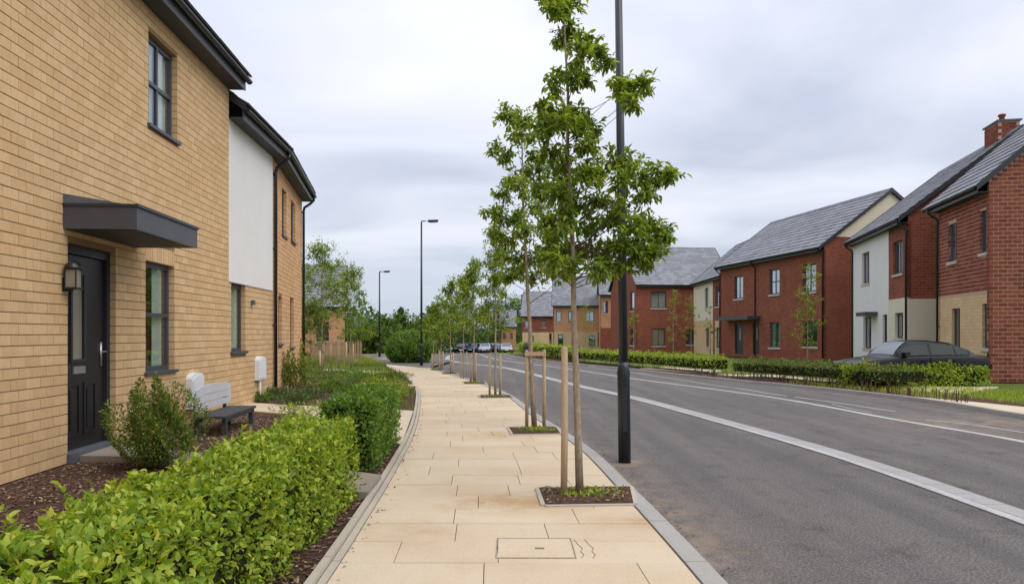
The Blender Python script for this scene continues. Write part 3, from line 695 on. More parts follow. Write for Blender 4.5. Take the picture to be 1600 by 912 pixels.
# inner shell: back, ends as separate boxes so the rooms stay hollow
mb = MB(); L = w1.L
mb.box(0, L, D1-.1, D1, 0, H1); mb.box(0, .1, .1, D1-.1, 0, H1); mb.box(L-.1, L-.006, .1, D1-.1, 0, H1)
mb.prism([(.01, .05, H1), (.01, D1, H1), (.01, D1/2, H1+D1/2*.75)], (.1, 0, 0)); mb.prism([(L-.11, .05, H1), (L-.11, D1, H1), (L-.11, D1/2, H1+D1/2*.75)], (.1, 0, 0))
build_local(mb, 'end_wall', M['buff_tex'], hA, w1)
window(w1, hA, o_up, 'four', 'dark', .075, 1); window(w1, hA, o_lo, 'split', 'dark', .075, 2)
# door
def door1():
    a, b, c, d = o_dr; W_ = b-a; Hd = d-c-.0; w = w1; zb = w.z(105, 709)
    mt = w.mtx @ Matrix.Translation((a, 0, zb)); Hd = d-zb
    f = MB(); f.box(0, .07, .06, .15, 0, Hd); f.box(W_-.07, W_, .06, .15, 0, Hd); f.box(.07, W_-.07, .06, .15, Hd-.09, Hd)
    fo = f.build('door_frame', M['dark'], hA); fo.matrix_local = mt
    x0, x1, z1 = .08, W_-.08, Hd-.1; y0 = .095
    gx0, gx1, gz0, gz1 = .27, .50, .98, Hd-.3
    dd = MB()
    for q in ((x0, gx0, .0, z1), (gx1, x1, 0, z1), (gx0, gx1, 0, gz0), (gx0, gx1, gz1, z1)): dd.box(q[0], q[1], y0, y0+.045, q[2], q[3])
    do = dd.build('door', M['black'], hA); do.matrix_local = mt
    MB().box(gx0, gx1, y0+.015, y0+.025, gz0, gz1).build('glazed_panel', M['frost'], do)
    t = MB()
    for q in ((gx0-.035, gx0, gz0-.035, gz1+.035), (gx1, gx1+.035, gz0-.035, gz1+.035), (gx0, gx1, gz0-.035, gz0), (gx0, gx1, gz1, gz1+.035)): t.box(q[0], q[1], y0-.014, y0, q[2], q[3])
    t.build('glazing_bead', M['dark'], do)
    for (p0, p1) in ((.16, .42), (.5, .76)):
        t = MB(); za, zc = .14, .72
        for q in ((p0, p0+.03, za, zc), (p1-.03, p1, za, zc), (p0+.03, p1-.03, za, za+.03), (p0+.03, p1-.03, zc-.03, zc)): t.box(q[0], q[1], y0-.012, y0, q[2], q[3])
        t.box(p0+.07, p1-.07, y0-.008, y0, za+.07, zc-.07); t.build('moulded_panel', M['black'], do)
    MB().box(.28, .52, y0-.015, y0, .82, .90).build('letter_plate', M['steel'], do)
    h = MB(); h.box(x1-.085, x1-.045, y0-.012, y0, .88, 1.16); h.tube([(x1-.065, y0-.01, 1.05), (x1-.065, y0-.06, 1.05), (x1-.18, y0-.06, 1.05)], .011, 8); h.build('handle', M['steel'], do, True)
    s = MB().box(-.02, W_+.02, -.06, .15, -.1, 0).build('threshold', M['lead'], hA); s.matrix_local = mt
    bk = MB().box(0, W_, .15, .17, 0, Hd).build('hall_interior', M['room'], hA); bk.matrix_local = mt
door1()
# canopy over the door
def canopy1():
    w = w1; s0 = w.s(97); zb = w.z(97, 357); zt = w.z(97, 322); zw = w.z(97, 302)
    dep = .75; s1 = s0+1.66; t = bpy.data.objects.new('door_canopy', None)
    mb = MB(); mb.box(s0, s1, -dep, -.002, zb, zt); c = build_local(mb, 'door_canopy', M['canopy'], hA, w)
    mb = MB(); mb.box(s0-.012, s1+.012, -dep-.02, -dep*0-.002, zt, zt+.03); mb.build('top_lip', M['dark'], c)
    mb = MB(); mb.prism([(s0+.005, -.004, zt+.03), (s0+.005, -.62, zt+.03), (s0+.005, -.004, zw)], (s1-s0-.01, 0, 0)); mb.build('sloping_top', M['lead'], c)
    mb = MB(); mb.box(s0+.06, s1-.06, -dep+.06, -.01, zb-.006, zb-.001); mb.build('soffit_board', M['soffit'], c)
canopy1()
def eaves(w, parent, L0, L1, H, ov, fh=.2, gut=True, mt_=None, g=M['black']):
    mb = MB(); mb.box(L0, L1, -ov, .1, H, H+.025); s = build_local(mb, 'soffit', M['soffit'], parent, w)
    mb = MB(); mb.box(L0, L1, -ov-.02, -ov, H-.012, H+fh); build_local(mb, 'fascia', mt_ or M['canopy'], parent, w)
    if gut:
        mb = MB(); n = 6; r = .055; yc = -ov-.02-r-.003; zc = H+fh-.03
        for k in range(n):
            a0, a1 = math.pi+math.pi*k/n, math.pi+math.pi*(k+1)/n
            p = [(yc+r*math.cos(a), zc+r*math.sin(a)) for a in (a0, a1)]
            mb.face([(L0-.03, p[0][0], p[0][1]), (L1+.03, p[0][0], p[0][1]), (L1+.03, p[1][0], p[1][1]), (L0-.03, p[1][0], p[1][1])])
        for e in (L0-.03, L1+.03): mb.face([(e, yc+r*math.cos(math.pi+math.pi*k/n), zc+r*math.sin(math.pi+math.pi*k/n)) for k in range(n+1)])
        build_local(mb, 'gutter', g, parent, w)
def roof(w, parent, L0, L1, H, ov, dep, pitch, tile=True, tw=.42, te=.36, single=290, tm=None, both=True, verge=True, name='roof', z_up=.17, tile_rows=None, thick=.034):
    """pitched roof with ridge parallel to the wall; single tiles on the street slope"""
    tp = math.tan(pitch); hy = dep/2; y0 = -ov-.06; ze = H+z_up; zr = ze+(hy-y0)*tp
    mb = MB(); th = .10
    mb.prism([(L0, y0+.03, ze-th), (L0, hy, zr-th*1.2), (L0, dep-y0-.03, ze-th), (L0, dep-y0, ze), (L0, hy, zr), (L0, y0, ze)][::-1], (L1-L0, 0, 0))
    rb = build_local(mb, name, M['roofbase'] if tile else (tm or M['tile']), parent, w)
    if tile:
        sl = math.hypot(hy-y0, zr-ze); nrow = int(math.ceil(sl/te)); me = None
        X = Vector((1, 0, 0)); U = Vector((0, math.cos(pitch), math.sin(pitch))); Nn = Vector((0, -math.sin(pitch), math.cos(pitch)))
        lst = []
        for r in range(nrow):
            x = L0+(-tw/2 if r % 2 else 0); u0 = r*te-.03
            while x < L1:
                xa, xb = max(x, L0), min(x+tw, L1)
                if xb-xa > .03: lst.append((xa+.003, xb-.003, u0, min(u0+te+.06, sl)))
                x += tw
        def tv(a, b, u0, u1, dz, sd=1):
            out = []
            for (xx, u, n_) in ((a, u0, .044), (b, u0, .044), (b, u1, .012), (a, u1, .012), (a, u0, .044-thick), (b, u0, .044-thick), (b, u1, .001), (a, u1, .001)):
                p = Vector((xx, y0, ze))+U*u+Nn*(n_+dz)
                if sd < 0: p.y = dep-p.y
                out.append(tuple(p))
            return out
        TF = [(0, 1, 2, 3), (4, 5, 1, 0), (5, 6, 2, 1), (7, 4, 0, 3), (6, 7, 3, 2)]
        def rk(t):
            p = w.P((t[0]+t[1])/2, -y0-t[2]*math.cos(pitch), ze+t[2]*math.sin(pitch)); px = 800+FPX*p.x/max(p.y, .5)
            return p.y+(0 if 0 < px < 1600 and p.y > 0 else 1e5)
        lst.sort(key=rk); sm = {}
        rest = MB()
        for i, t in enumerate(lst):
            dz = random.uniform(0, .006)
            if i < single:
                key = round(t[1]-t[0], 3), round(t[3]-t[2], 3)
                if key not in sm:
                    base = tv(0, t[1]-t[0], 0, t[3]-t[2], 0); o0 = Vector((0, y0, ze)); me = bpy.data.meshes.new('roof_tile')
                    me.from_pydata([tuple(Vector(p)-o0) for p in base], [], TF); me.materials.append(tm or M['tile']); sm[key] = me
                o = bpy.data.objects.new('roof_tile', sm[key]); link(o, rb); p = Vector((t[0], y0, ze))+U*t[2]+Nn*dz; o.location = p
            else:
                b = len(rest.V); rest.V += tv(*t, dz); rest.F += [tuple(b+k for k in f) for f in TF]
        if both:
            for t in lst: b = len(rest.V); rest.V += tv(*t, 0, -1); rest.F += [tuple(b+k for k in f[::-1]) for f in TF]
        if rest.V: mesh('tile_field', rest.V, rest.F, tm or M['tile'], rb, kind='stuff')
        mb = MB(); x = L0
        while x < L1-.05:
            x2 = min(x+.44, L1)-.008
            V = [(hy-.13, zr-.06), (hy-.09, zr+.045), (hy, zr+.085), (hy+.09, zr+.045), (hy+.13, zr-.06)]
            for k in range(4): mb.face([(x, *V[k]), (x2, *V[k]), (x2, *V[k+1]), (x, *V[k+1])])
            x = x2+.008
        mb.build('ridge_tiles', tm or M['tile'], rb)
    if verge:
        for e0, e1 in ((L0-.035, L0-.001), (L1+.001, L1+.035)):
            mb = MB(); q = .13
            mb.prism([(e0, y0-.01, ze-q), (e0, y0-.01, ze+.06), (e0, hy, zr+.07), (e0, hy, zr-q)], (e1-e0, 0, 0)); mb.prism([(e0, dep-y0+.01, ze+.06), (e0, dep-y0+.01, ze-q), (e0, hy, zr-q), (e0, hy, zr+.07)], (e1-e0, 0, 0))
            mb.build('verge_board', M['dark'], rb)
    return rb, zr, hy
eaves(w1, hA, 0, w1.L+.02, H1, .27, .19)
roof(w1, hA, 0, w1.L+.1, H1, .27, D1, R(35), z_up=.25, tw=.3, te=.32, single=120, tm=M['brown_tile'], both=False, verge=False)
# lantern by the door
def lantern():
    s = w1.s(99); z = w1.z(99, 452); p = w1.P(s, 0, z)
    t = thing('wall_lantern', 'small black wall lantern with glass sides left of the black door', 'wall light', mtx=w1.mtx @ Matrix.Translation((s, 0, z)))
    MB().box(-.04, .04, -.02, -.008, -.02, .12).build('back_plate', M['black'], t)
    m = MB(); m.tube([(0, -.02, .0), (0, -.1, -.005)], .012, 8); m.build('arm', M['black'], t)
    m = MB(); m.box(-.065, .065, -.165, -.035, .0, .02)
    for a in (-.06, .05):
        for b in (-.16, -.05): m.box(a, a+.01, b, b+.01, .02, .21)
    m.build('cage', M['black'], t)
    m = MB(); m.box(-.052, .052, -.152, -.048, .022, .205); m.build('glass', M['frost'], t)
    m = MB(); m.tube([(0, -.1, .21), (0, -.1, .225), (0, -.1, .26), (0, -.1, .295)], [.085, .085, .07, .03], 12); m.build('cap', M['black'], t, True)
lantern()
def meter(w, px, pyt, pxe, pyb, label, h=None):
    s0, s1 = w.s(px), w.s(pxe); zt, zb = w.z(px, pyt), w.z(px, pyb); W_ = s1-s0; Hm = zt-zb
    t = thing('meter_box', label, 'meter box', mtx=w.mtx @ Matrix.Translation((s0, 0, zb)), group='white meter boxes on the buff walls')
    n = 8; P = [(0, 0), (W_, 0)]+[(W_/2+W_/2*math.cos(math.pi*k/n), Hm*.84+Hm*.16*math.sin(math.pi*k/n)) for k in range(n+1)]
    MB().prism([(x, -.10, z) for x, z in P], (0, .09, 0)).build('cabinet', M['meter'], t)
    MB().prism([(x*.86+W_*.07, -.112, z*.86+Hm*.06) for x, z in P], (0, .01, 0)).build('door_panel', M['meter'], t)
    MB().tube([(W_*.4, -.06, 0), (W_*.4, -.06, -zb*.98)], .022, 8).build('pipe', M['meter'], t, True)
meter(w1, 289, 583, 309, 639, 'white round-topped meter box on the near buff wall beside the bench')
# bench
def bench():
    a = Vector(G(353, 650, .27)); b = Vector(G(398, 634, .27)); d = (b-a).normalized(); n = Vector((-d.y, d.x)); Lb = 1.45; ang = math.atan2(d.y, d.x)
    t = thing('garden_bench', 'low dark grey slatted bench with pale grey back against buff wall', 'bench', (a.x, a.y, 0), ang)
    for i in range(4): 
        mb = MB(); y = .005+i*.105; mb.box(0, Lb, y, y+.096, .235, .27); mb.build('seat_slat', M['wood'], t)
    mb = MB()
    for y in (.02, .37): mb.box(.05, Lb-.05, y, y+.035, .19, .235)
    mb.build('seat_rail', M['wood'], t)
    for x in (.08, Lb-.14):
        for y in (.02, .35): MB().box(x, x+.06, y, y+.06, 0, .235).build('leg', M['wood'], t)
    for x in (.1, Lb-.16): MB().box(x, x+.05, .41, .45, .0, .5).build('back_post', M['wood'], t)
    for k, (z0_, z1_) in enumerate(((.33, .42), (.435, .525), (.54, .66))):
        n_ = 14; top = [(x/n_*Lb, z1_-(.0 if k < 2 else .055*abs(2*x/n_-1)**3)) for x in range(n_+1)]
        P = [(0, .40, z0_), (Lb, .40, z0_)]+[(x, .40-.0, z) for x, z in top[::-1]]
        MB().prism(P, (0, -.025, 0)).build('back_slat', M['benchback'], t)
M['benchback'] = speck('weathered_pale_board', (.56, .57, .60), .15, 30, .7, .2, .3)
bench()

# ================================================================== left house two
hB = thing('terraced_house', 'buff brick house with tall white render panel beyond the near house', 'house', (0, 0, 0))
w2 = Wall(w1.P(w1.L, -.03, 0).to_2d(), along(17).to_2d() if hasattr(along(17), 'to_2d') else along(17))
s2 = w2.s(427); w2 = Wall(w2.A, w2.P(s2, 0, 0).to_2d())
H2 = w2.z(359, 189)
d3 = Vector(((612-800)/FPX, 1)).normalized(); A3 = w2.B; w3 = Wall(A3, A3+d3*8); s3 = w3.s(471.5); w3 = Wall(A3, A3+d3*s3)
H3 = H2
zp = w2.z(357, 440)
o2 = P_op(w2, 360.5, 383, 442, 553); ops2 = [o2]; panel = (0, w2.s(424), zp, H2)
mb = MB()
for a, b, c, d, _, _ in cells(w2.L, H2, [(o2[0]-.006, o2[1]+.006, o2[2]-.006, o2[3]+.006)]): mb.box(a, b, 0, .1, c, d)
wa2 = build_local(mb, 'wall', M['buff_mortar'], hB, w2)
bricks(w2, wa2, w2.L, H2, ops2+[panel], M['buff'], .225, bh, single=60)
mb = MB()
pc = [c for c in cells(panel[1], H2, ops2, extra=[panel]) if c[5] > zp]
for a, b, c, d, _, _ in pc: mb.box(a, b, -.03, -.001, c, d)
build_local(mb, 'render_panel', M['render'], hB, w2)
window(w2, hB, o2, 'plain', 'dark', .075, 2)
MB_ = MB(); s_ = w2.s(391); z_ = w2.z(391, 476); MB_.box(s_, s_+.1, -.07, -.008, z_, z_+.09); build_local(MB_, 'vent_box', M['lead'], hB, w2)
o3 = [P_op(w3, 440, 447, 293, 368), P_op(w3, 454, 461, 310, 376), P_op(w3, 434.5, 440, 463, 540), P_op(w3, 453, 458.5, 464, 545)]
mb = MB()
for a, b, c, d, _, _ in cells(w3.L, H3, [(a-.006, b+.006, c-.006, d+.006) for a, b, c, d in o3]): mb.box(a, b, 0, .1, c, d)
wa3 = build_local(mb, 'wall', M['buff_mortar'], hB, w3)
bricks(w3, wa3, w3.L, H3, o3, M['orange'], .225, bh, single=0)
for i, o in enumerate(o3): window(w3, hB, o, 'plain', 'dark', .06, 3 if i < 2 else 0, fw=.045)  # upstairs curtains are added to imitate pale reflections in the panes
mb = MB(); Dp = 7.0
mb.box(0, w2.L, Dp, Dp+.1, 0, H2); mb.box(.006, .1, .1, Dp, 0, H2); build_local(mb, 'back_wall', M['buff_tex'], hB, w2)
mb = MB(); mb.box(0, w3.L, Dp, Dp+.1, 0, H2); mb.box(w3.L-.1, w3.L-.006, .1, Dp, 0, H2)
mb.prism([(w3.L-.11, 0, H2), (w3.L-.11, Dp, H2), (w3.L-.11, Dp/2, H2+Dp/2*.7)], (.1, 0, 0)); build_local(mb, 'end_wall', M['buff_tex'], hB, w3)
eaves(w2, hB, 0, w2.L, H2, .27, .19); roof(w2, hB, .0, w2.L+.25, H2, .27, Dp, R(35), z_up=.25, tw=.3, te=.32, single=60, tm=M['brown_tile'], both=False, verge=False)
eaves(w3, hB, 0, w3.L+.1, H3, .27, .19); roof(w3, hB, -.1, w3.L+.15, H3, .27, Dp, R(35), z_up=.25, tw=.3, te=.32, single=60, tm=M['brown_tile'], both=False, verge=False)
def downpipe(w, parent, s, H, ov=.27, r=.036, m=None, out=.06, foot=0):
    mb = MB(); mb.tube([(s, -ov-.07, H+.12), (s, -ov-.07, H+.02), (s, -ov+.02, H-.08), (s, -out-.02, H-.2), (s, -out, H-.3), (s, -out, foot)], r, 8)
    for z in (H*.3, H*.62, H-.35): mb.box(s-.05, s+.05, -out-.02, -.005, z, z+.03)
    return build_local(mb, 'downpipe', m or M['black'], parent, w, True)
downpipe(w2, hB, w2.s(427)-.03, H2); downpipe(w3, hB, w3.L-.08, H3)
meter(w2, 397, 557, 408, 594, 'white round-topped meter box low on the second buff wall')

# left far house with tiled roof behind the trees
def hip_house():
    Y = 46; x0, x1 = at(405, Y), at(548, Y+3); t = thing('bungalow', 'low grey-roofed house half hidden by trees past the left terrace', 'house', (0, 0, gz(Y)))
    w = Wall((x0, Y), (x1, Y+1.2), gz(Y)); He = 3.0; ops = [(w.L-3.4, w.L-2.5, .9, 2.2), (w.L-1.8, w.L-1.0, .9, 2.2), (w.L-5.4, w.L-4.4, .9, 2.2)]
    w.mtx = Matrix.Translation((0, 0, -gz(Y))) @ w.mtx
    mb = MB()
    for a, b, c, d, _, _ in cells(w.L, He, ops): mb.box(a, b, 0, .1, c, d)
    mb.box(0, w.L, 6.9, 7, 0, He); mb.box(0, .1, .1, 6.9, 0, He); mb.box(w.L-.1, w.L, .1, 6.9, 0, He)
    build_local(mb, 'wall', M['orange_tex'], t, w)
    for o in ops: window(w, t, o, 'two_v', 'stone')
    mb = MB(); mb.prism([(0, 0, He), (0, 7, He), (0, 3.5, He+2.7)], (.1, 0, 0)); mb.prism([(w.L-.1, 0, He), (w.L-.1, 7, He), (w.L-.1, 3.5, He+2.7)], (.1, 0, 0)); build_local(mb, 'gable', M['orange_tex'], t, w)
    eaves(w, t, 0, w.L, He, .3, .2); roof(w, t, -.2, w.L+.2, He, .3, 7, R(38), single=0, te=.34)
hip_house()

# ================================================================== right-hand houses
SC = 1.1
def rh(px, py_eave, ze=5.365):
    Y = FPX*(ze-CH)/(HZ-py_eave); return Vector((at(px, Y), Y))
def side_house(name, label, near, far, dep, H, pitch, base='red_tex', zones=(), ops=(), gable_zones=(), real=False, z0=0.0, pipes=(), chimney=None, canopy=None, gable_top=None, single=0, ov=.28, gops=(), tilesingle=290, door=(), rl=.12):
    t = thing(name, label, 'house', (0, 0, 0)); w = Wall(far, near, z0); L = w.L
    O = [P_op(w, *o[:4]) for o in ops]; Z = [(0 if z[0] is None else w.s(z[0]), L if z[1] is None else w.s(z[1]), 0 if z[3] is None else w.z(z[4], z[3]), H if z[2] is None else w.z(z[4], z[2]), z[5]) for z in zones]
    byz = {}
    for a, b, c, d, cx, cz in cells(L, H, O, extra=Z):
        m = base
        for q in Z:
            if q[0] < cx < q[1] and q[2] < cz < q[3]: m = q[4]
        mb = byz.setdefault(m, MB()); off = -.02 if m in ('render', 'cream_render') else 0
        mb.box(a, b, off, .12, c, d)
    for m, mb in byz.items():
        if real and m == base:
            mt = {'red_tex': 'red_mortar', 'buff_tex': 'buff_mortar'}[m]; o = build_local(mb, 'wall', M[mt], t, w)
            bricks(w, o, L, H, O+[q[:4] for q in Z], M['red'], .24, .118, single=0, inset=.008, depth=.12, gap=.023, vgap=.018)
        else: build_local(mb, {'render': 'render_panel', 'cream_render': 'render_panel', 'buff_tex': 'buff_wall'}.get(m, 'wall'), M[m], t, w)
    for i, o in enumerate(O):
        lay = ops[i][4] if len(ops[i]) > 4 else 'two_v'
        if lay == 'door':
            f = MB(); s0, s1, c, d = o; mt = w.mtx @ Matrix.Translation((s0, 0, c)); W_, Hh = s1-s0, d-c
            f.box(0, .06, .06, .12, 0, Hh); f.box(W_-.06, W_, .06, .12, 0, Hh); f.box(.06, W_-.06, .06, .12, Hh-.07, Hh); f.box(.06, W_-.06, .08, .12, 0, Hh-.07)
            dd = f.build('door', M['dark'], t); dd.matrix_local = mt; MB().box(W_*.4, W_*.6, .075, .079, Hh*.45, Hh*.85).build('glazed_panel', M['frost'], dd)
        else: window(w, t, o, lay, ops[i][5] if len(ops[i]) > 5 else 'stone', .08, curtain_or_reflection=(2 if i % 2 else 0), fw=.055)
    # gable towards the camera
    back = w.B-w.n*dep; wg = Wall(w.B, back, z0); tp = math.tan(pitch); GZ = []
    gm = MB(); 
    cols = {}
    gz_ = [(a, b, c, d, m) for a, b, c, d, m in gable_zones]
    for a, b, c, d, cx, cz in cells(dep, H, [P_op(wg, *o) for o in gops], extra=gz_):
        m = base
        for q in gz_:
            if q[0] < cx < q[1] and q[2] < cz < q[3]: m = q[4]
        cols.setdefault(m, MB()).box(a, b, .0 if m != 'cream_render' else -.02, .12, c, d)
    wt = H if gable_top is None else gable_top[0]
    rg = dep/2*tp; lf = .17+(ov+.06)*tp-.13
    if gable_top is None: cols.setdefault(base, MB()).prism([(0, 0, H), (dep, 0, H), (dep, 0, H+lf), (dep/2, 0, H+rg+lf), (0, 0, H+lf)], (0, .12, 0))
    else:
        hh = gable_top[0]-H-lf; a = max(.01, hh/tp)
        cols.setdefault(base, MB()).prism([(0, 0, H), (dep, 0, H), (dep, 0, H+lf), (dep-a, 0, gable_top[0]), (a, 0, gable_top[0]), (0, 0, H+lf)], (0, .12, 0))
        cols.setdefault(gable_top[1], MB()).prism([(a, -.02, gable_top[0]), (dep-a, -.02, gable_top[0]), (dep/2, -.02, H+rg+lf)], (0, .14, 0))
    for m, mb in cols.items():
        if real and m == base:
            o = build_local(mb, 'gable_wall', M['red_mortar'], t, wg)
            bricks(wg, o, dep, H+rg+lf-.1, [q[:4] for q in gz_], M['red'], .24, .118, single=290, inset=.008, depth=.12, gap=.023, vgap=.018, top=lambda z: (0, dep) if z < H+lf else ((z-H-lf)/tp+.05, dep-(z-H-lf)/tp-.05))
        else: build_local(mb, 'gable_wall' if m == base else 'gable_panel', M[m], t, wg)
    # other two sides
    mb = MB(); mb.box(.0, L, dep-.12, dep, 0, H); mb.box(0, .12, .12, dep-.12, 0, H); mb.prism([(.0, 0, H), (.0, dep, H), (.0, dep, H+lf), (.0, dep/2, H+rg+lf), (.0, 0, H+lf)], (.12, 0, 0))
    build_local(mb, 'back_wall', M[base], t, w)
    for o in [P_op(wg, *o) for o in gops]: window(wg, t, o, 'two_v', 'stone', .08)
    eaves(w, t, 0, L, H, ov, .17, mt_=M['dark']); rb, zr, hy = roof(w, t, -rl, L+.12, H, ov, dep, pitch, single=tilesingle)
    for p in pipes: downpipe(w, t, (L-.06 if p == 'near' else .08 if p == 'far' else w.s(p)), H, ov)
    if chimney:
        s, half, ht = chimney; mb = MB(); c = w.mtx; z1 = zr+ht
        cw = Wall(w.P(s-half, -(hy-.3), 0).to_2d(), w.P(s+half, -(hy-.3), 0).to_2d(), z0)
        mb.box(s-half+.01, s+half-.01, hy-.32, hy+.38, zr-1.2, z1); ch = build_local(mb, 'chimney', M['red_mortar'], t, w)
        bb = MB(); zz = zr-1.2; r = 0
        while zz < z1-.05:
            for (ya, yb) in ((hy-.33, hy-.22), (hy+.28, hy+.39)):
                x = s-half-(.12 if r % 2 else 0)
                while x < s+half:
                    xa, xb = max(x, s-half), min(x+.24, s+half)
                    if xb-xa > .04: bb.box(xa+.006, xb-.006, ya, yb, zz+.007, min(zz+.118, z1)-.007)
                    x += .24
            for xa, xb in ((s-half-.004, s-half+.1), (s+half-.1, s+half+.004)):
                y = hy-.21; 
                while y < hy+.27: bb.box(xa, xb, y+.006, min(y+.24, hy+.27)-.006, zz+.007, min(zz+.118, z1)-.007); y += .24
            zz += .118; r += 1
        bb.build('chimney_brickwork', M['red'], ch, kind='stuff')
        MB().box(s-half-.05, s+half+.05, hy-.38, hy+.44, z1, z1+.06).build('capping', M['lead'], ch)
        m2 = MB(); m2.tube([(s, hy+.03, z1+.06), (s, hy+.03, z1+.1), (s, hy+.03, z1+.3), (s, hy+.03, z1+.34), (s, hy+.03, z1+.4)], [.13, .1, .09, .14, .12], 12); m2.build('chimney_pot', M['red'], ch, True)
    if canopy:
        for (xa, xb, yt, yb, dp) in canopy:
            a, b = sorted((w.s(xa), w.s(xb))); zt, zb = w.z(xa, yt), w.z(xa, yb); MBc = MB().box(a, b, -dp, -.003, zb, zt); c = build_local(MBc, 'door_canopy', M['canopy'], t, w)
            MB().box(a-.02, b+.02, -dp-.02, -.003, zt, zt+.03).build('top_lip', M['lead'], c)
    return t, w, wg
# house A (right edge)
nA = rh(1545, 300); fA = rh(1466, 300+0)  # direction from the vanishing point of the fronts
dR = Vector(((1020-800)/FPX, 1)).normalized()
def on_front(near, px): w = Wall(near, near+dR*10); return near+dR*w.s(px)
fA = on_front(nA, 1466); He = 5.365
side_house('red_brick_house', 'red brick house with buff lower front cut off by right edge', nA, fA, 8.4, He, R(41),
    zones=[(None, None, 467, None, 1470, 'buff_tex')], ops=[(1495, 1482, 347, 409), (1545-.0, 1531.5, 325, 392), (1499, 1486, 481, 547), (1545-.0, 1536, 474, 543)][0:1]+[(1541.5, 1531.5, 327, 396)]+[(1500, 1487, 481, 547, 'two_v', 'stone'), (1543, 1534.5, 474, 546)],
    real=True, pipes=('far',), single=0, rl=.42)
nB = rh(1419, 348); fB = on_front(nB, 1333)
w_chim = (nB-fB).length-1.5
side_house('semi_detached_house', 'red brick and white rendered house with chimney behind the black car', nB, fB, 7.3, He, R(37.5),
    zones=[(1389, None, 467, None, 1400, 'cream_render'), (None, 1389, None, None, 1350, 'render')],
    ops=[(1359, 1347.5, 392, 443, 'plain'), (1410, 1396, 374, 428, 'two_v'), (1362, 1349.5, 494, 546, 'plain'), (1412, 1399, 488, 530), (1387, 1380, 491, 560, 'door')],
    gable_zones=[(0, 7.3, 0, 2.62, 'cream_render')], pipes=('near', 'far'), chimney=(w_chim, .56, .5), canopy=[(1372, 1357, 488, 493, .5)], single=0)
bpy.context.view_layer.update()
dC = Vector(((588-800)/FPX, 1)).normalized()
nC = rh(1288, 392); wC = Wall(nC, nC+dC*10); fC = nC+dC*wC.s(1125)
side_house('red_brick_house', 'long red brick house with grey slab canopy over twin doorways', nC, fC, 7.2, He, R(36.5),
    ops=[(1161, 1147, 430, 467), (1218, 1202, 419, 460, 'four'), (1275, 1254, 411, 456, 'four'), (1161.5, 1148, 505, 553, 'door'), (1186, 1176, 504, 553, 'door'), (1219, 1202, 503, 544), (1277, 1254.5, 501, 543)],
    zones=[(1218.5, 1200, 494, 502.8, 1210, 'buff_tex'), (1284, 1252, 403, 410.5, 1260, 'buff_tex'), (1278, 1253, 494, 500.8, 1260, 'buff_tex')], pipes=('near', 'far', 1181), canopy=[(1188, 1137, 494, 499, .8)], gable_top=(He+.7, 'cream_render'))
# D: smaller set back between
nD = rh(1134, 429.5); fD = Vector((nD.x+.25, nD.y+9.5))
side_house('terraced_house', 'narrow cream and red fronted house between two long red houses', nD, fD, 6.8, He, R(40),
    zones=[(1117, None, 500, None, 1120, 'buff_tex'), (None, 1114, None, 500, 1110, 'cream_render'), (None, 1114, 500, None, 1110, 'buff_tex')], ops=[(1107, 1101.5, 449, 481, 'plain'), (1124.5, 1117.5, 446, 479, 'plain'), (1108, 1102.5, 512, 543, 'plain'), (1126, 1118.5, 511, 545, 'plain')], pipes=('near',), z0=gz(55))
def front_house(name, label, x0, x1, Y0, dY, dep, ze, pitch, mt, ops, z0, zones=(), canopy=None, gab=()):
    """house whose front looks down the street at the camera"""
    t = thing(name, label, 'house', (0, 0, 0)); w = Wall((x0, Y0), (x1, Y0+dY), z0); L = w.L; H = ze-z0
    O = [P_op(w, *o[:4]) for o in ops]; Z = [(w.s(z[0]), w.s(z[1]), max(0, w.z((z[0]+z[1])/2, z[3])), min(H, w.z((z[0]+z[1])/2, z[2])), z[4]) for z in zones]; byz = {}
    for a, b, c, d, cx, cz in cells(L, H, O, extra=Z):
        m = mt
        for q in Z:
            if q[0] < cx < q[1] and q[2] < cz < q[3]: m = q[4]
        byz.setdefault(m, MB()).box(a, b, 0, .12, c, d)
    for m, mb in byz.items(): build_local(mb, 'wall' if m == mt else 'lower_wall', M[m], t, w)
    for i, o in enumerate(O): window(w, t, o, ops[i][4] if len(ops[i]) > 4 else 'two_v', 'stone', .08, fw=.07)
    tp = math.tan(pitch); rg = dep/2*tp+.17+.34*tp-.13; we = Wall((w.A-w.n*dep), w.A, z0); GO = [P_op(we, *o) for o in gab]; mb = MB()
    for a, b, c, d, _, _ in cells(dep, H, GO): mb.box(a, b, 0, .12, c, d)
    mb.prism([(0, 0, H), (dep, 0, H), (dep/2, 0, H+rg)], (0, .12, 0)); build_local(mb, 'gable_wall', M[mt], t, we)
    for o in GO: window(we, t, o, 'plain', 'stone', .08)
    mb = MB(); mb.box(0, L, dep-.12, dep, 0, H); mb.box(L-.12, L, .12, dep-.12, 0, H); mb.prism([(L-.12, 0, H), (L-.12, dep, H), (L-.12, dep/2, H+rg)], (.12, 0, 0)); build_local(mb, 'back_wall', M[mt], t, w)
    eaves(w, t, 0, L, H, .28, .2, mt_=M['dark']); roof(w, t, -.15, L+.15, H, .28, dep, pitch, single=0, te=.36, both=True)
    return t, w
YE = 61.0; zE = zat(448, YE)
front_house('red_brick_house', 'red brick house facing down the street under a broad grey roof', at(994, YE), at(1150, YE), YE, 1.0, 8.5, zE, R(39), 'red_tex',
    [(1017, 1041, 455, 482), (1019, 1039, 513, 541), (1072, 1084, 515, 539)], gz(YE), gab=[(984.5, 991, 457, 487), (984.5, 991, 514, 540)])
YF = 82.0
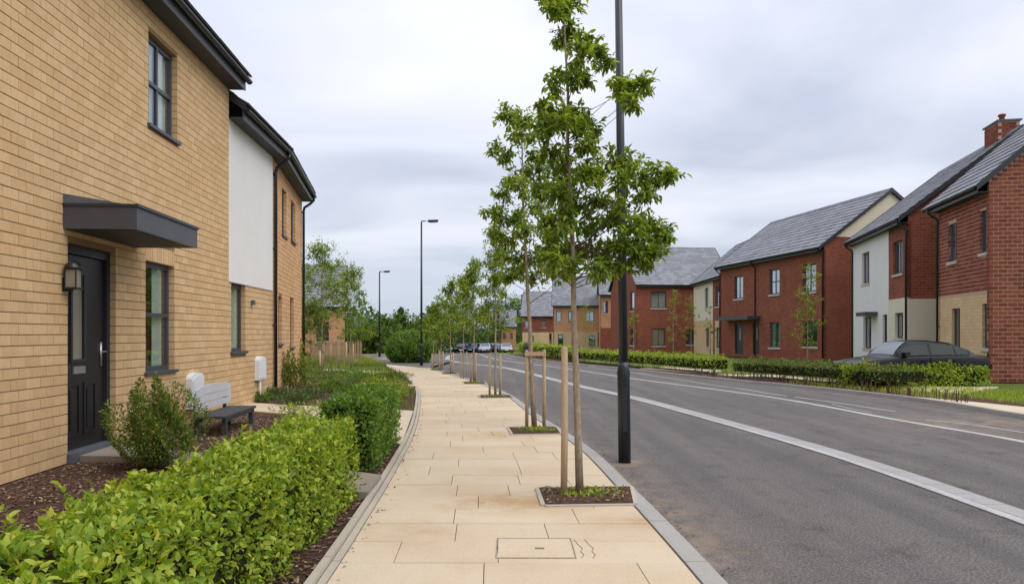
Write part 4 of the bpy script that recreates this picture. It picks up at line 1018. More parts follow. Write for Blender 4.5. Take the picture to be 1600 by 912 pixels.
front_house('orange_brick_house', 'orange brick house with dark doorways behind the slim sapling', at(864, YF), at(945, YF), YF, -.5, 8, zat(480, YF), R(40), 'orange_tex',
    [(869, 877, 486, 504, 'plain'), (888, 896, 486, 504, 'plain'), (915, 928, 486, 503), (872, 880, 522, 541, 'plain'), (893, 901, 521, 540, 'plain'), (920, 930, 524, 541), (934, 942, 519, 541)], gz(YF), zones=[(864, 944.9, 518, 548, 'buff_tex')])
front_house('orange_brick_house', 'tall orange brick house with narrow windows left of red gable', at(938, 76), at(986, 76), 76, -.3, 7, zat(463, 76), R(42), 'orange_tex',
    [(942, 950, 470, 490, 'plain'), (957, 966, 470, 490), (958, 972, 520, 541), (975, 981, 470, 490, 'plain')], gz(76), zones=[(938.1, 985, 512, 548, 'red_tex')])
YG = 100.0
front_house('red_brick_house', 'small dark red house at the far end of the right terrace', at(815, YG), at(866, YG), YG, -.5, 8, zat(496, YG), R(40), 'red_tex',
    [(820, 826, 501, 512, 'plain'), (846, 853, 501, 512, 'plain'), (828, 834, 524, 540, 'plain'), (858, 862, 520, 540, 'plain')], gz(YG), zones=[(815.1, 864, 519, 548, 'buff_tex')])
front_house('pink_brick_house', 'tiny pink-orange house beyond the far end of the road', at(781, 118), at(806, 118), 118, 0, 7, zat(512, 118), R(36), 'orange_tex',
    [(786, 790, 520, 530, 'plain'), (797, 801, 520, 530, 'plain')], gz(118))

# ------------------------------------------------------------------ lamp posts
def lamp(px, py, ptop, r, arm, label, lean=0, yawarm=0, zb=RD, compart=True, base_h=None, X=None):
    X, Y = G(px, py, zb); H = zat(ptop, Y)-zb
    t = thing('street_lamp', label, 'street lamp', (X, Y, zb), group='black street lamps on the pavement side'); t.rotation_euler = (0, R(lean), 0)
    bh_ = base_h or 1.15
    m = MB(); m.tube([(0, 0, 0), (0, 0, bh_-.16), (0, 0, bh_-.12), (0, 0, bh_-.06), (0, 0, bh_)], [r*1.35, r*1.35, r*1.42, r*1.2, r], 20); m.build('base_compartment', M['lamp'], t, True)
    m = MB(); m.tube([(0, 0, bh_), (0, 0, H*.5), (0, 0, H)], [r, r*.9, r*.72], 16); m.build('column', M['lamp'], t, True)
    d = MB(); d.box(-r*.5, r*.5, -r*1.42, -r*1.3, .35, .85); d.build('access_door', M['lamp'], t)
    m = MB(); m.tube([(0, 0, H-.02), (0, 0, H+.06), (.08, 0, H+.07), (arm*.45, 0, H+.07)], r*.55, 8); m.build('bracket_arm', M['lamp'], t, True)
    m = MB(); m.prism([(arm*.4, -.09, H+.03), (arm*.55, -.11, H+.02), (arm, -.09, H+.045), (arm, .09, H+.045), (arm*.55, .11, H+.02), (arm*.4, .09, H+.03)], (0, 0, .08)); m.build('lantern_head', M['lamp'], t)
    m = MB(); m.box(arm*.55, arm*.92, -.07, .07, H+.012, H+.03); m.build('lens', M['lens'], t)
    return t
lamp(976, 722, -190, .052, .8, 'nearest black lamp post standing on the road edge, top out of view', -.75, base_h=1.12)
lamp(658.5, 571, 348, .05, .72, 'tall black lamp post at pavement bend beside the round bush', base_h=.95, zb=0)
lamp(593, 557, 426, .055, .62, 'farthest slim lamp post on the left behind the bush', base_h=.8, zb=0)

# ------------------------------------------------------------------ trees
def trunk_pts(x, y, z, top, n=9, wob=.02, lean=(0, 0)):
    P = []
    for i in range(n):
        t = i/(n-1); P.append(Vector((x+lean[0]*t+random.uniform(-wob, wob)*t, y+lean[1]*t+random.uniform(-wob, wob)*t, z+(top-z)*t)))
    return P
def interp(P, z):
    for i in range(len(P)-1):
        if P[i].z <= z <= P[i+1].z: t = (z-P[i].z)/(P[i+1].z-P[i].z); return P[i].lerp(P[i+1], t)
    return P[0] if z < P[0].z else P[-1]
def tuft_tree(label, base, topz, tufts, r0, leafL, nper, tr, lean=(0, 0), single=0, wd=.42, m=None, simple=False, cat='tree', name='street_tree', group=None, z0=0, crownr=.16, tm=None, wob=.02, zmin=0):
    """tufts: (x,y,z,r) world; builds trunk, limbs and leaves"""
    x, y = base; t = thing(name, label, cat, (x, y, z0), group=group)
    TP = trunk_pts(0, 0, 0, topz-z0, 10, wob, lean); n = len(TP)
    MB().tube(TP, [r0*(1-.86*(i/(n-1))**.9) for i in range(n)], 10).build('trunk', M['bark'], t, True)
    br = MB(); P = []; Dd = []; 
    for (tx, ty, tz, rr) in tufts:
        q = Vector((tx-x, ty-y, tz-z0)); hd = math.hypot(q.x, q.y); zs = max(.15*(topz-z0), zmin*random.uniform(1, 1.25), q.z-hd*random.uniform(.55, .95)-.06); a = interp(TP, min(zs, TP[-1].z))
        k = r0*(1-.8*min(1, zs/TP[-1].z))
        mid = a.lerp(q, .5)+Vector((random.uniform(-.03, .03), random.uniform(-.03, .03), -.04*hd))
        rb = max(.003, min(k*.28, .003+hd*.008)); br.tube([a, a.lerp(mid, .5), mid, q], [rb, rb*.8, rb*.6, rb*.3], 5, cap=False)
        nn = int(nper*max(.5, rr/crownr)); d = rdir(nn); rad = rr*RNG.random(nn)**.5; c = np.array(q)
        # leaves gather on a few short shoots
        ns = max(5, nn//9); sh = rdir(ns)*rr*(.45+.75*RNG.random(ns))[:, None]; sh[:, 2] = sh[:, 2]*.8+rr*.15
        pick = RNG.integers(0, ns, nn); tt = RNG.random(nn)**.7*1.0+.1
        pos = c+sh[pick]*tt[:, None]+rdir(nn)*rr*.16
        for s in sh[:max(2, ns//2)]: br.tube([q, q+Vector(s)*.6, q+Vector(s)], [.0028, .002, .0015], 3, cap=False)
        dd = sh[pick]/rr*.6+rdir(nn)*.75; dd[:, 2] -= .35
        P.append(pos); Dd.append(dd)
    br.build('limbs', tm or M['twig'], t, True, kind='stuff')
    P = np.concatenate(P); Dd = np.concatenate(Dd); nn = len(P); U = rdir(nn)*.5+[0, 0, 1]
    L = leafL*(.65+.6*RNG.random(nn)); leaves('leaf', P, Dd, U, L, wd, m or M['tree'], t, single=single, simple=simple, order=P[:, 1] if single else None, stuffname='foliage')
    return t
def px_tufts(lst, Y, spread):
    out = []
    for (px, py, rp) in lst:
        rp *= 1.12
        dy = random.uniform(-spread, spread); out.append((at(px, Y), Y+dy, zat(py, Y), rp/FPX*Y))
    return out
random.seed(21)
X1, Y1 = G(906, 772)
T1 = [(880, -40, 24), (868, -15, 22), (892, -5, 22), (876, 15, 24), (866, 30, 18), (892, 32, 18), (884, 55, 20), (932, 84, 20), (944, 98, 16), (915, 76, 16), (905, 108, 22), (890, 128, 20), (920, 120, 14), (868, 150, 20), (985, 130, 24), (1000, 148, 20), (965, 150, 18), (978, 180, 16), (862, 175, 22), (850, 160, 16), (886, 168, 24), (908, 180, 20), (872, 205, 24), (900, 215, 22), (922, 200, 16), (850, 215, 20), (885, 245, 26), (860, 245, 22), (912, 240, 20),
      (880, 280, 26), (910, 285, 24), (938, 262, 20), (960, 255, 20), (985, 258, 22), (1000, 285, 20), (1028, 272, 20), (1042, 284, 14), (965, 290, 24), (940, 305, 26), (1000, 310, 20), (900, 315, 26), (868, 310, 24), (845, 290, 20), (975, 325, 24), (1010, 345, 22), (1036, 355, 20), (1042, 372, 14), (1010, 375, 22), (985, 362, 24), (950, 345, 26), (920, 350, 26), (885, 350, 26), (860, 345, 22), (935, 385, 24), (965, 390, 24), (995, 398, 22), (1025, 392, 18), (1010, 412, 18), (950, 425, 18), (888, 418, 20), (925, 428, 18), (860, 415, 18), (905, 392, 22), (878, 392, 22), (948, 412, 18), (978, 415, 18), (858, 385, 20)]
tuft_tree('tallest nearest young street tree, one stake, in front of the near lamp post', (X1, Y1), zat(-40, Y1), px_tufts(T1, Y1, .32), .036, .062, 182, .4, zmin=zat(455, Y1), lean=(at(880, Y1)-X1, 0), single=290, group='young street trees in a row', crownr=.12)
X2, Y2 = G(835, 668)
T2 = [(788, 178, 18), (800, 190, 18), (815, 200, 18), (775, 232, 16), (790, 245, 18), (806, 225, 18), (835, 235, 18), (822, 262, 20), (800, 272, 16), (790, 298, 20), (815, 300, 20), (842, 285, 22), (865, 300, 20), (768, 332, 16), (788, 335, 20), (812, 335, 22), (840, 325, 22), (868, 335, 20), (775, 365, 16), (798, 372, 20), (825, 368, 22), (852, 365, 22), (880, 365, 20), (795, 402, 20), (820, 402, 22), (846, 400, 22), (872, 400, 22), (896, 392, 18), (812, 430, 20), (838, 432, 20), (862, 428, 20), (885, 425, 16), (795, 432, 14), (828, 210, 16), (846, 260, 18)]
tuft_tree('second street tree with two stakes and a crosspiece', (X2, Y2), zat(185, Y2), px_tufts(T2, Y2, .5), .043, .078, 185, .4, zmin=zat(480, Y2), lean=(at(812, Y2)-X2, 0), group='young street trees in a row', crownr=.18)
def auto_tree(label, px, py, ptop, wpx, leafL, ntuft, nper, start=.42, name='street_tree', m=None, group='young street trees in a row', r0=None, z0=0, shape='cone', Y=None, X=None, cat='tree', simple=True, wd=.5, tm=None):
    if Y is None: X, Y = G(px, py, z0)
    elif X is None: X = at(px, Y)
    top = zat(ptop, Y); H = top-z0; Rr = wpx/2/FPX*Y; T = []
    for i in range(ntuft):
        u = random.random()**.8; z = z0+H*(start+(1-start)*u)
        prof = {'cone': (1-u)**.75*.95+.08, 'round': math.sin(math.pi*min(1, .18+u*.80))**.6, 'col': .8*(1-u)**.4+.1}[shape]
        if u < .12: prof *= .55+u*3.5
        a = random.uniform(0, 2*math.pi); rr = Rr*prof*random.uniform(.25, 1)
        T.append((X+rr*math.cos(a), Y+rr*math.sin(a), z, Rr*.32*random.uniform(.7, 1.3)))
    return tuft_tree(label, (X, Y), top, T, r0 or H*.0085, leafL*.85, int(nper*2.6), .4, simple=simple, m=m, name=name, group=group, z0=z0, crownr=Rr*.32, cat=cat, wd=wd, tm=tm, wob=.03)
auto_tree('third street tree in the row, two stakes close to the trunk', 774, 619, 362, 88, .085, 60, 26, .40)
auto_tree('fourth street tree in the row, bushy crown', 740.5, 598, 410, 74, .095, 50, 24, .42)
auto_tree('fifth street tree, slim trunk in bare paving', 724, 591, 432, 56, .10, 40, 22, .44)
auto_tree('sixth street tree in the row, tall thin trunk', 704, 584, 440, 60, .11, 40, 22, .44)
auto_tree('seventh street tree, near the far end of the stakes', 689, 578.5, 462, 52, .12, 34, 20, .44)
auto_tree('eighth and smallest street tree beside the second lamp post', 677, 576, 476, 44, .12, 34, 20, .42)
STK = 'timber stakes holding the street trees'
def stake(px, py, ptop, label, lean=0, r=.024):
    X, Y = G(px, py); h = zat(ptop, Y)
    m = MB(); m.tube([(0, 0, -.05), (.004, 0, h*.5), (0, 0, h-.015), (0, 0, h)], [r, r, r*.97, r*.7], 10); o = m.build('tree_stake', M['stake'], None, True)
    o.location = (X, Y, 0); o.rotation_euler = (0, R(lean), 0); tag(o, label, 'stake', STK); return X, Y, h
stake(881, 775, 541, 'thick single timber stake left of the nearest street tree', .25, .029)
a = stake(823, 668, 546, 'left timber stake of the second street tree', 0, .026); b = stake(850, 668, 546, 'right timber stake of the second street tree', 0, .026)
o = MB().box(a[0]-.03, b[0]+.03, a[1]-.045, a[1]-.027, a[2]-.09, a[2]-.03).build('stake_crosspiece', M['stake'], None); tag(o, 'timber crosspiece nailed across the two stakes of the second tree', 'crosspiece')
o = MB().box(X2-.05, X2+.05, a[1]-.025, a[1]+.03, a[2]-.085, a[2]-.05).build('tree_tie', M['tyre'], None); tag(o, 'black rubber tie round the second street tree trunk', 'tree tie')
stake(765, 618.5, 552, 'left stake of the third street tree', 0, .026); stake(781.5, 618.5, 552, 'right stake of the third street tree', 0, .026)
stake(735.5, 597.5, 553, 'left stake of the fourth street tree', 0, .028); stake(743, 597.5, 551, 'right stake of the fourth street tree', 0, .028)
stake(720, 590.5, 548, 'stake left of the fifth street tree trunk', 0, .02); stake(729, 590.5, 549, 'stake right of the fifth street tree trunk', 0, .02)
stake(708, 584, 550, 'single stake right of the sixth street tree', 0, .03)
stake(686.5, 578, 548, 'stake left of the seventh street tree', 0, .03); stake(692, 578, 549, 'stake right of the seventh street tree', 0, .03)
stake(675, 574.8, 552, 'farthest stake next to the second lamp post', 0, .03)
stake(628, 561.5, 541, 'lone thin post in front of the round bush', 0, .03)

# ------------------------------------------------------------------ hedges and shrubs
def hedge(label, quad, z0, z1, n, L, m, name='hedge', group=None, single=0, lump=.05, simple=False, stems=0, wd=.62, cat='hedge', core=True, flowers=0, nseg=1, shoots=0):
    """quad = near-left, near-right, far-right, far-left ground corners (or two equal-length polylines)"""
    if isinstance(quad[0][0], (tuple, list, Vector)): Lf, Rt = quad
    else: Lf, Rt = [quad[0], quad[3]], [quad[1], quad[2]]
    cx = sum(p[0] for p in Lf+Rt)/(2*len(Lf)); cy = sum(p[1] for p in Lf+Rt)/(2*len(Lf)); base = gz(cy)
    t = thing(name, label, cat, (cx, cy, base+z0*0), group=group)
    Lf = np.array(Lf, float)-[cx, cy]; Rt = np.array(Rt, float)-[cx, cy]; k = len(Lf)-1
    seg = np.linalg.norm((Lf[1:]+Rt[1:]-Lf[:-1]-Rt[:-1])/2, axis=1); cum = np.concatenate([[0], np.cumsum(seg)]); Tt = cum[-1]; wid = np.linalg.norm(Rt[0]-Lf[0]); H = z1-z0
    def plan(u, v):
        s = v*Tt; i = np.clip(np.searchsorted(cum, s, 'right')-1, 0, k-1); f = ((s-cum[i])/seg[i])[:, None]
        a = Lf[i]*(1-f)+Lf[i+1]*f; b = Rt[i]*(1-f)+Rt[i+1]*f; return a*(1-u[:, None])+b*u[:, None]
    ar = np.array([wid*Tt, H*Tt, H*Tt, H*wid, H*wid]); ar[0] *= 1.3; pr = ar/ar.sum(); which = RNG.choice(5, n, p=pr)
    u, v, h = RNG.random(n), RNG.random(n), RNG.random(n)**.85
    u = np.where(which == 1, 0, np.where(which == 2, 1, u)); v = np.where(which == 3, 0, np.where(which == 4, 1, v)); h = np.where(which == 0, 1, h)
    dep = RNG.random(n)**1.6*.09*min(1, H/.5)      # leaves sit at, or a little inside, the surface
    Nrm = np.zeros((n, 3)); ax = (Rt[0]-Lf[0])/wid; al = (Lf[-1]-Lf[0])/np.linalg.norm(Lf[-1]-Lf[0])
    for w_, vec in ((0, (0, 0, 1)), (1, (-ax[0], -ax[1], .15)), (2, (ax[0], ax[1], .15)), (3, (-al[0], -al[1], .15)), (4, (al[0], al[1], .15))): Nrm[which == w_] = vec
    xy = plan(u, v); P = np.concatenate([xy, (z0+h*H)[:, None]], 1)
    # lumps
    ph = (np.sin(P[:, 0]*7.1+P[:, 1]*5.3+cx)+np.sin(P[:, 0]*3.1-P[:, 1]*8.7+P[:, 2]*9)+np.sin(P[:, 1]*13+P[:, 2]*6))/3
    rnd = np.abs(u-.5)*2; edge = np.where(which == 0, -(rnd**6)*.09*min(1, H/.5), 0.0)
    tuck = np.where((which == 1) | (which == 2), -np.clip(h-.82, 0, 1)*.35, 0)*min(1, H/.5)*.6
    P = P+Nrm*(ph*lump+lump*.3*RNG.normal(size=n)-dep)[:, None]+Nrm*tuck[:, None]; P[:, 2] += edge
    P[:, 2] = np.maximum(P[:, 2], .015)
    D = Nrm*.55+rdir(n)*.8; D[:, 2] += .12
    hole = np.sin(P[:, 0]*23+P[:, 1]*11+3)*np.sin(P[:, 1]*19-P[:, 2]*17)*np.sin(P[:, 2]*21+P[:, 0]*9)
    P = P-Nrm*(np.clip(hole-.2, 0, 1)*.17)[:, None]
    if shoots:                                # young shoots standing out of the clipped face
        ii = RNG.choice(np.nonzero((which == 0) | (which == 2))[0], shoots); tot = []
        j0 = RNG.choice(n, shoots*11, replace=False).reshape(shoots, 11)
        for a, js in zip(ii, j0):
            d_ = Nrm[a]*.8+RNG.normal(size=3)*.35+[0, 0, .45]; d_ /= np.linalg.norm(d_); ln = .05+.07*RNG.random()
            tt = np.linspace(0, 1, 11); P[js] = P[a]+d_*(tt*ln)[:, None]; D[js] = d_*.5+rdir(11)*.8; Nrm[js] = d_
    U = Nrm*.9+rdir(n)*.45; LL = L*(.6+.7*RNG.random(n))
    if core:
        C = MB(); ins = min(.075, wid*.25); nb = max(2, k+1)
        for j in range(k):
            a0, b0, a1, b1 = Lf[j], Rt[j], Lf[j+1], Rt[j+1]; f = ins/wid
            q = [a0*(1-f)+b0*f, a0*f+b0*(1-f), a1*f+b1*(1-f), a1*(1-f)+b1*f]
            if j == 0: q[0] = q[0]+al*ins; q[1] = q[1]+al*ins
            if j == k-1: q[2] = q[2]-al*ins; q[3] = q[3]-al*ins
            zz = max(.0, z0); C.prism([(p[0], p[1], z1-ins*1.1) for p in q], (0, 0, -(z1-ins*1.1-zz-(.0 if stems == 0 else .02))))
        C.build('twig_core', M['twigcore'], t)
    if stems:
        B = MB()
        for i in range(stems):
            p = plan(np.array([random.uniform(.0, 1)]), np.array([random.random()]))[0]; q = (p[0]+random.uniform(-.03, .03), p[1]+random.uniform(-.03, .03))
            B.tube([(p[0], p[1], 0), (q[0], q[1], z0+.12)], [.007, .005], 4, cap=False)
        B.build('stems', M['twig'], t, kind='stuff')
    wp = P+[cx, cy, base]
    leaves('leaf', P, D, U, LL, wd, m, t, single=single, simple=simple, order=(wp[:, 1]+np.where(np.abs(wp[:, 0]/np.maximum(wp[:, 1], .1)) > .71, 50, 0)) if single else None)
    if flowers:
        i = RNG.integers(0, n, flowers); leaves('flower', P[i]+Nrm[i]*.03, rdir(flowers), rdir(flowers), .022, 1, M['flower'], t, simple=True, stuffname='flowers')
    return t
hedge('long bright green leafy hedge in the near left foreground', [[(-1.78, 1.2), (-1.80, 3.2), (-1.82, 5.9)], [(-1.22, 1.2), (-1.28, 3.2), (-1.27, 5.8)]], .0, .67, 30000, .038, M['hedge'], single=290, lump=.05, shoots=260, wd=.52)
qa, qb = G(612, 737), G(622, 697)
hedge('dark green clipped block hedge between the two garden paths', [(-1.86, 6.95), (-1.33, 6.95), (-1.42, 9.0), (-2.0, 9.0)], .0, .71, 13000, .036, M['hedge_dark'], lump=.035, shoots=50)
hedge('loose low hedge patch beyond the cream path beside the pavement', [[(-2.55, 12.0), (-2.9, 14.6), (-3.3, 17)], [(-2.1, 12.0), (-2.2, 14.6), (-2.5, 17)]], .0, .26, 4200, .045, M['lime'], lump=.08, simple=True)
def clump(label, px, py, rx, h, n, L, m, name='shrub', cat='shrub', z=0, X=None, Y=None, group=None, tall=False, up=.5, flowers=0, wd=.4, stems=10, cx=True, start=.06, simple=False, ry=None):
    if Y is None: X, Y = G(px, py, z)
    elif X is None: X = at(px, Y)
    b = z+gz(Y); t = thing(name, label, cat, (X, Y, b), group=group); ry = ry or rx
    d = rdir(n); rad = RNG.random(n)**.4; P = d*rad[:, None]; P[:, 2] = (P[:, 2]*.5+.5); prof = np.clip(np.sin(np.pi*np.clip(P[:, 2]*.85+.15, 0, 1))**.5, 0, 1)
    lum = 1+.22*np.sin(P[:, 0]*9+P[:, 1]*7+P[:, 2]*8); P = np.stack([P[:, 0]*rx*prof*lum*1.15, P[:, 1]*ry*prof*lum*1.15, start*h+P[:, 2]*h*lum*(1-start)], 1)
    D = d*.5+rdir(n)*.6; D[:, 2] += up; leaves('leaf', P, D, rdir(n)*.6+[0, 0, 1], L*(.6+.7*RNG.random(n)), wd, m, t, simple=simple)
    B = MB()
    for i in range(stems):
        a = random.uniform(0, 6.28); k = random.uniform(.3, .9); B.tube([(0, 0, 0), (rx*k*.35*math.cos(a), ry*k*.35*math.sin(a), h*.45), (rx*k*math.cos(a)*.8, ry*k*math.sin(a)*.8, h*random.uniform(.8, 1.02))], [.006, .004, .002], 4, cap=False)
    if stems: B.build('stems', M['twig'], t, kind='stuff')
    if flowers:
        i = RNG.integers(0, n, flowers); leaves('flower', P[i], rdir(flowers), rdir(flowers), .02, 1, M['flower'], t, simple=True, stuffname='flowers')
    return t
clump('round evergreen shrub with reddish tips by the front door path', 243, 730, .40, .80, 9000, .038, M['bush'], stems=26, flowers=50, up=.35, start=.0)
clump('small weed growing at the black door threshold', 160, 692, .07, .2, 60, .05, M['hedge'], stems=4)
def ball_bush(label, X, Y, rx, rz, n, L, m):
    bb = thing('round_bush', label, 'bush', (X, Y, gz(Y))); d = rdir(n); k = 1+.05*np.sin(d[:, 0]*9+d[:, 2]*7)+.035*np.sin(d[:, 1]*15+d[:, 0]*11)+.025*RNG.normal(size=n)
    P = np.stack([d[:, 0]*rx*k, d[:, 1]*rx*k, rz*.86+d[:, 2]*rz*k], 1); P[:, 2] = np.maximum(P[:, 2], .03); D = d*.6+rdir(n)*.8; D[:, 2] += .2
    leaves('leaf', P, D, d*.8+rdir(n)*.5, L*(.6+.7*RNG.random(n)), .6, m, bb, simple=True); return bb
bb = ball_bush('big dark round bush on the corner beyond the pavement', at(641, 34.5), 34.5, 1.13, .80, 12000, .085, M['hedge_dark'])
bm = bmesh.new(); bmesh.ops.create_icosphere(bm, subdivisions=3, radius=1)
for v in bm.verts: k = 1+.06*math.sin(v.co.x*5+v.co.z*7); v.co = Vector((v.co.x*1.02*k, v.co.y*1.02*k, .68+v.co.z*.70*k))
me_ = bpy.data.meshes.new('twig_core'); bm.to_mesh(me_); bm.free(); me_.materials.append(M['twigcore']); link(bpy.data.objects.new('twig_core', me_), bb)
clump('leafy shrub against the buff wall by the first downpipe', 452, 612, .42, .85, 1500, .075, M['bush'], simple=False)
clump('lime green slender shrub at the second downpipe', 469, 598, .18, 1.1, 500, .08, M['lime'])
clump('thin climbing plant beneath the second white meter box', 404, 622, .13, .62, 260, .06, M['bush'], stems=6)
clump('sparse upright plant at the join of the two houses', 358, 634, .12, .5, 150, .05, M['bluegreen'], stems=6)
random.seed(8)
mats_ = ['bush', 'bluegreen', 'hedge_dark', 'lime', 'hedge_olive', 'hedge']
kinds = {'bush': 'mid green', 'bluegreen': 'grey green', 'hedge_dark': 'dark green', 'lime': 'yellow green', 'hedge_olive': 'olive', 'hedge': 'bright green'}
spots = [(428, 622, .5, .22, 'bluegreen', 'below the buff wall beside the downpipe'), (478, 622, .55, .18, 'bluegreen', 'in the middle of the mulch bed'), (520, 612, .5, .22, 'hedge_dark', 'at the rear of the mulch bed'), (498, 604, .8, .2, 'bush', 'behind the mulch bed near the shrub'), (548, 608, .6, .2, 'hedge_olive', 'right of the mulch bed rear'), (585, 618, .45, .32, 'hedge', 'behind the dark block hedge'), (560, 594, .9, .2, 'hedge_dark', 'in the second bed centre'), (510, 590, 1.0, .22, 'bush', 'in the second bed left'), (612, 594, .7, .2, 'hedge_olive', 'in the second bed by the pavement'), (482, 584, .7, .5, 'bush', 'tall one against the end of the terrace'), (604, 589, .8, .14, 'lime', 'low one by the pavement bend'), (540, 587, 1.0, .16, 'hedge_dark', 'in the third bed centre'), (505, 570, 1.2, .4, 'hedge_olive', 'before the picket fence'), (575, 571, 1.0, .2, 'lime', 'on the lawn edge'), (540, 566, 1.2, .35, 'lime', 'on the far lawn'), (460, 632, .35, .16, 'bluegreen', 'flat one near the cream path'), (400, 628, .35, .14, 'hedge_dark', 'flat one under the second meter box'), (440, 590, .8, .5, 'bush', 'hard against the terrace wall')]
for (px, py, rx, h, mk, where) in spots:
    rx *= .78; h *= random.uniform(.9, 1.25)
    clump('%s low plant %s' % (kinds[mk], where), px, py, rx, h, int(700+900*rx), .06, M[mk], name='low_plant', cat='plant', group='low plants in the left beds', simple=True, stems=5, start=0)
clump('sprawling white flowered plant at end of the near hedge', 500, 660, .55, .3, 700, .045, M['hedge'], name='flowering_plant', cat='plant', flowers=70, simple=True)
clump('pale leafed plant on the cream path edge by the bench', 455, 650, .3, .2, 300, .045, M['lime'], name='low_plant', cat='plant', flowers=25, simple=True)
# bark chips on the near bed
n = 30000; P = np.stack([RNG.uniform(-4.9, -1.12, n), 2.2+RNG.random(n)**1.2*10, np.full(n, .004)], 1)
wl = np.array([w1.P(w1.s(0)+0, 0, 0).x])
P = P[(P[:, 0] > -4.15-.06*P[:, 1]) & ((P[:, 0] < np.array([KL(y)-.02 for y in P[:, 1]])))]
chips(P, None); bpy.data.objects['bark_chips'] if False else None
for o in bpy.data.objects:
    if o.name.startswith('bark_chips') and o.parent is None: tag(o, 'loose brown bark chips over the left garden bed', None, None, 'stuff')
P = []
for i in range(420):
    y = 2+random.random()**1.3*16
    P.append((KR(y)+.02+abs(random.gauss(0, .10)), y, RD+.006) if random.random() < .55 else (KL(y)+.11+abs(random.gauss(0, .05)), y, .006))
tag(chips(P, None, .011, 'gutter_litter'), 'scattered dry leaf bits and grit along both kerbs', None, None, 'stuff')
P = [(KF(y)-.02-abs(random.gauss(0, .15)), y, RD+.006) for y in [8+random.random()*14 for i in range(200)]]
# grass blades over left lawn and along the right verge
def blades(name, P, h, m, label):
    n = len(P); D = rdir(n)*.35+[0, 0, 1]; o = leaves('blade', P, D, rdir(n), h*(.6+.8*RNG.random(n)), .12, m, None, simple=True, stuffname=name); tag(o, label, None, None, 'stuff')
P = []
for i in range(9000):
    y = random.uniform(29, 46); xr = KL(y)-.1; P.append((xr-random.random()**1.2*5.5, y, gz(y)))
blades('lawn_grass', np.array(P), .13, M['lime'], 'yellow green rough grass of the left lawns')
# edge planting of left bed, tight to the kerb
P = []
for i in range(1300):
    y = random.choice((random.uniform(12.2, 19.6), random.uniform(22.3, 27.0), random.uniform(29, 31))); xr = KL(y)-.03; P.append((xr-random.random()**1.3*1.6, y, .0))
blades('verge_plants', np.array(P), .16, M['hedge_olive'], 'low tufted planting along the left kerb')

# left pair of trees, far fence
auto_tree('left leafy tree in front of the grey roofed house', 0, 0, 384, 92, .11, 90, 26, .30, name='garden_tree', Y=27, X=at(503, 27), group=None, shape='round')
auto_tree('right one of two garden trees past the left terrace', 0, 0, 418, 70, .11, 70, 26, .28, name='garden_tree', Y=28.5, X=at(548, 28.5), group=None, shape='col')
auto_tree('small low tree close behind the end of the left terrace', 0, 0, 470, 60, .10, 44, 24, .25, name='garden_tree', Y=25, X=at(486, 25), group=None, shape='round', m=M['bush'])
def fence():
    Y = 33; t = thing('picket_fence', 'brown timber picket fence behind the left beds', 'fence', (at(486, Y), Y, 0)); L = at(563, Y)-at(486, Y)
    for z in (.3, .85): MB().box(0, L, .0, .04, z, z+.07).build('rail', M['fence'], t)
    me = bpy.data.meshes.new('picket'); m = MB(); m.prism([(0, -.02, .03), (.09, -.02, .03), (.09, -.02, 1.0), (.045, -.02, 1.06), (0, -.02, 1.0)], (0, .018, 0)); me.from_pydata(m.V, [], m.F); me.materials.append(M['fence'])
    x = 0
    while x < L: o = bpy.data.objects.new('picket', me); link(o, t); o.location = (x, 0, random.uniform(-.02, .02)); x += .125
fence()
for i, (px, py, pt) in enumerate(((506, 574, 533), (517, 573, 536), (529, 575, 531), (541, 571, 534), (552, 570, 536), (500, 584, 548), (563, 567, 538))):
    where = ('leftmost', 'second from left', 'third from left, tallest', 'fourth from left', 'fifth from left', 'shortest and nearest, low', 'rightmost')[i]
    X, Y = G(px, py); h = zat(pt, Y); o = MB().tube([(0, 0, 0), (0, 0, h)], [.035, .03], 8).build('garden_post', M['stake'], None, True); o.location = (X, Y, 0); tag(o, 'pale timber garden post by the picket fence, %s' % where, 'post', 'timber posts in the left gardens')

# ------------------------------------------------------------------ right verge: footway, beds, hedges
strip('right_garden_ground', lambda y: KF(y)+.12, lambda y: KF(y)+30, -3, 100, -.03, M['grass'], nx=8, kind='structure')
strip('right_footpath', lambda y: KF(y)+.13, lambda y: KF(y)+(1.1 if y < 13 else max(.12, 1.1-(y-13)*.32)), 2, 17, -.012, M['cream_path'], kind='structure')
strip('right_bed', lambda y: KF(y)+(.14 if y > 16.4 else 1.12 if y < 13 else max(.14, 1.12-(y-13)*.31)), lambda y: KF(y)+1.6, 9, 60, -.02, M['mulch'], kind='structure')
def gp(*pp): return [G(*p) for p in pp]
for q in (((1120, 584), (1200, 592), (1330, 598), (1220, 586)), ((1000, 575), (1100, 582), (1128, 578.5), (1040, 573)), ((1380, 606), (1500, 614), (1560, 604), (1440, 600))):
    tag(poly('driveway', gp(*q), .0, M['cream_path'], .05), kind='structure')
hk = 'hedges along the right-hand gardens'
def rhedge(label, ya, yb, o0, o1, z1, n, L, m, z0=.08, stems=110, **k):
    ys = np.linspace(ya, yb, 6); hedge(label, [[(KF(y)+o0, y) for y in ys], [(KF(y)+o1, y) for y in ys]], z0, z1, n, L, m, simple=True, stems=stems, group=hk, **k)
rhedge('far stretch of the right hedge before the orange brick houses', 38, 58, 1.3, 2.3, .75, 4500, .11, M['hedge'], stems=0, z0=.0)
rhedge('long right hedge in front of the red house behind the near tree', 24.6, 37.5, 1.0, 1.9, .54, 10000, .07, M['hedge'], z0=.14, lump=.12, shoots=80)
rhedge('right hedge stretch with bare stems before the twin doorways', 17.6, 23.0, .9, 2.2, .50, 7500, .06, M['hedge_olive'], z0=.16, lump=.13, shoots=70)
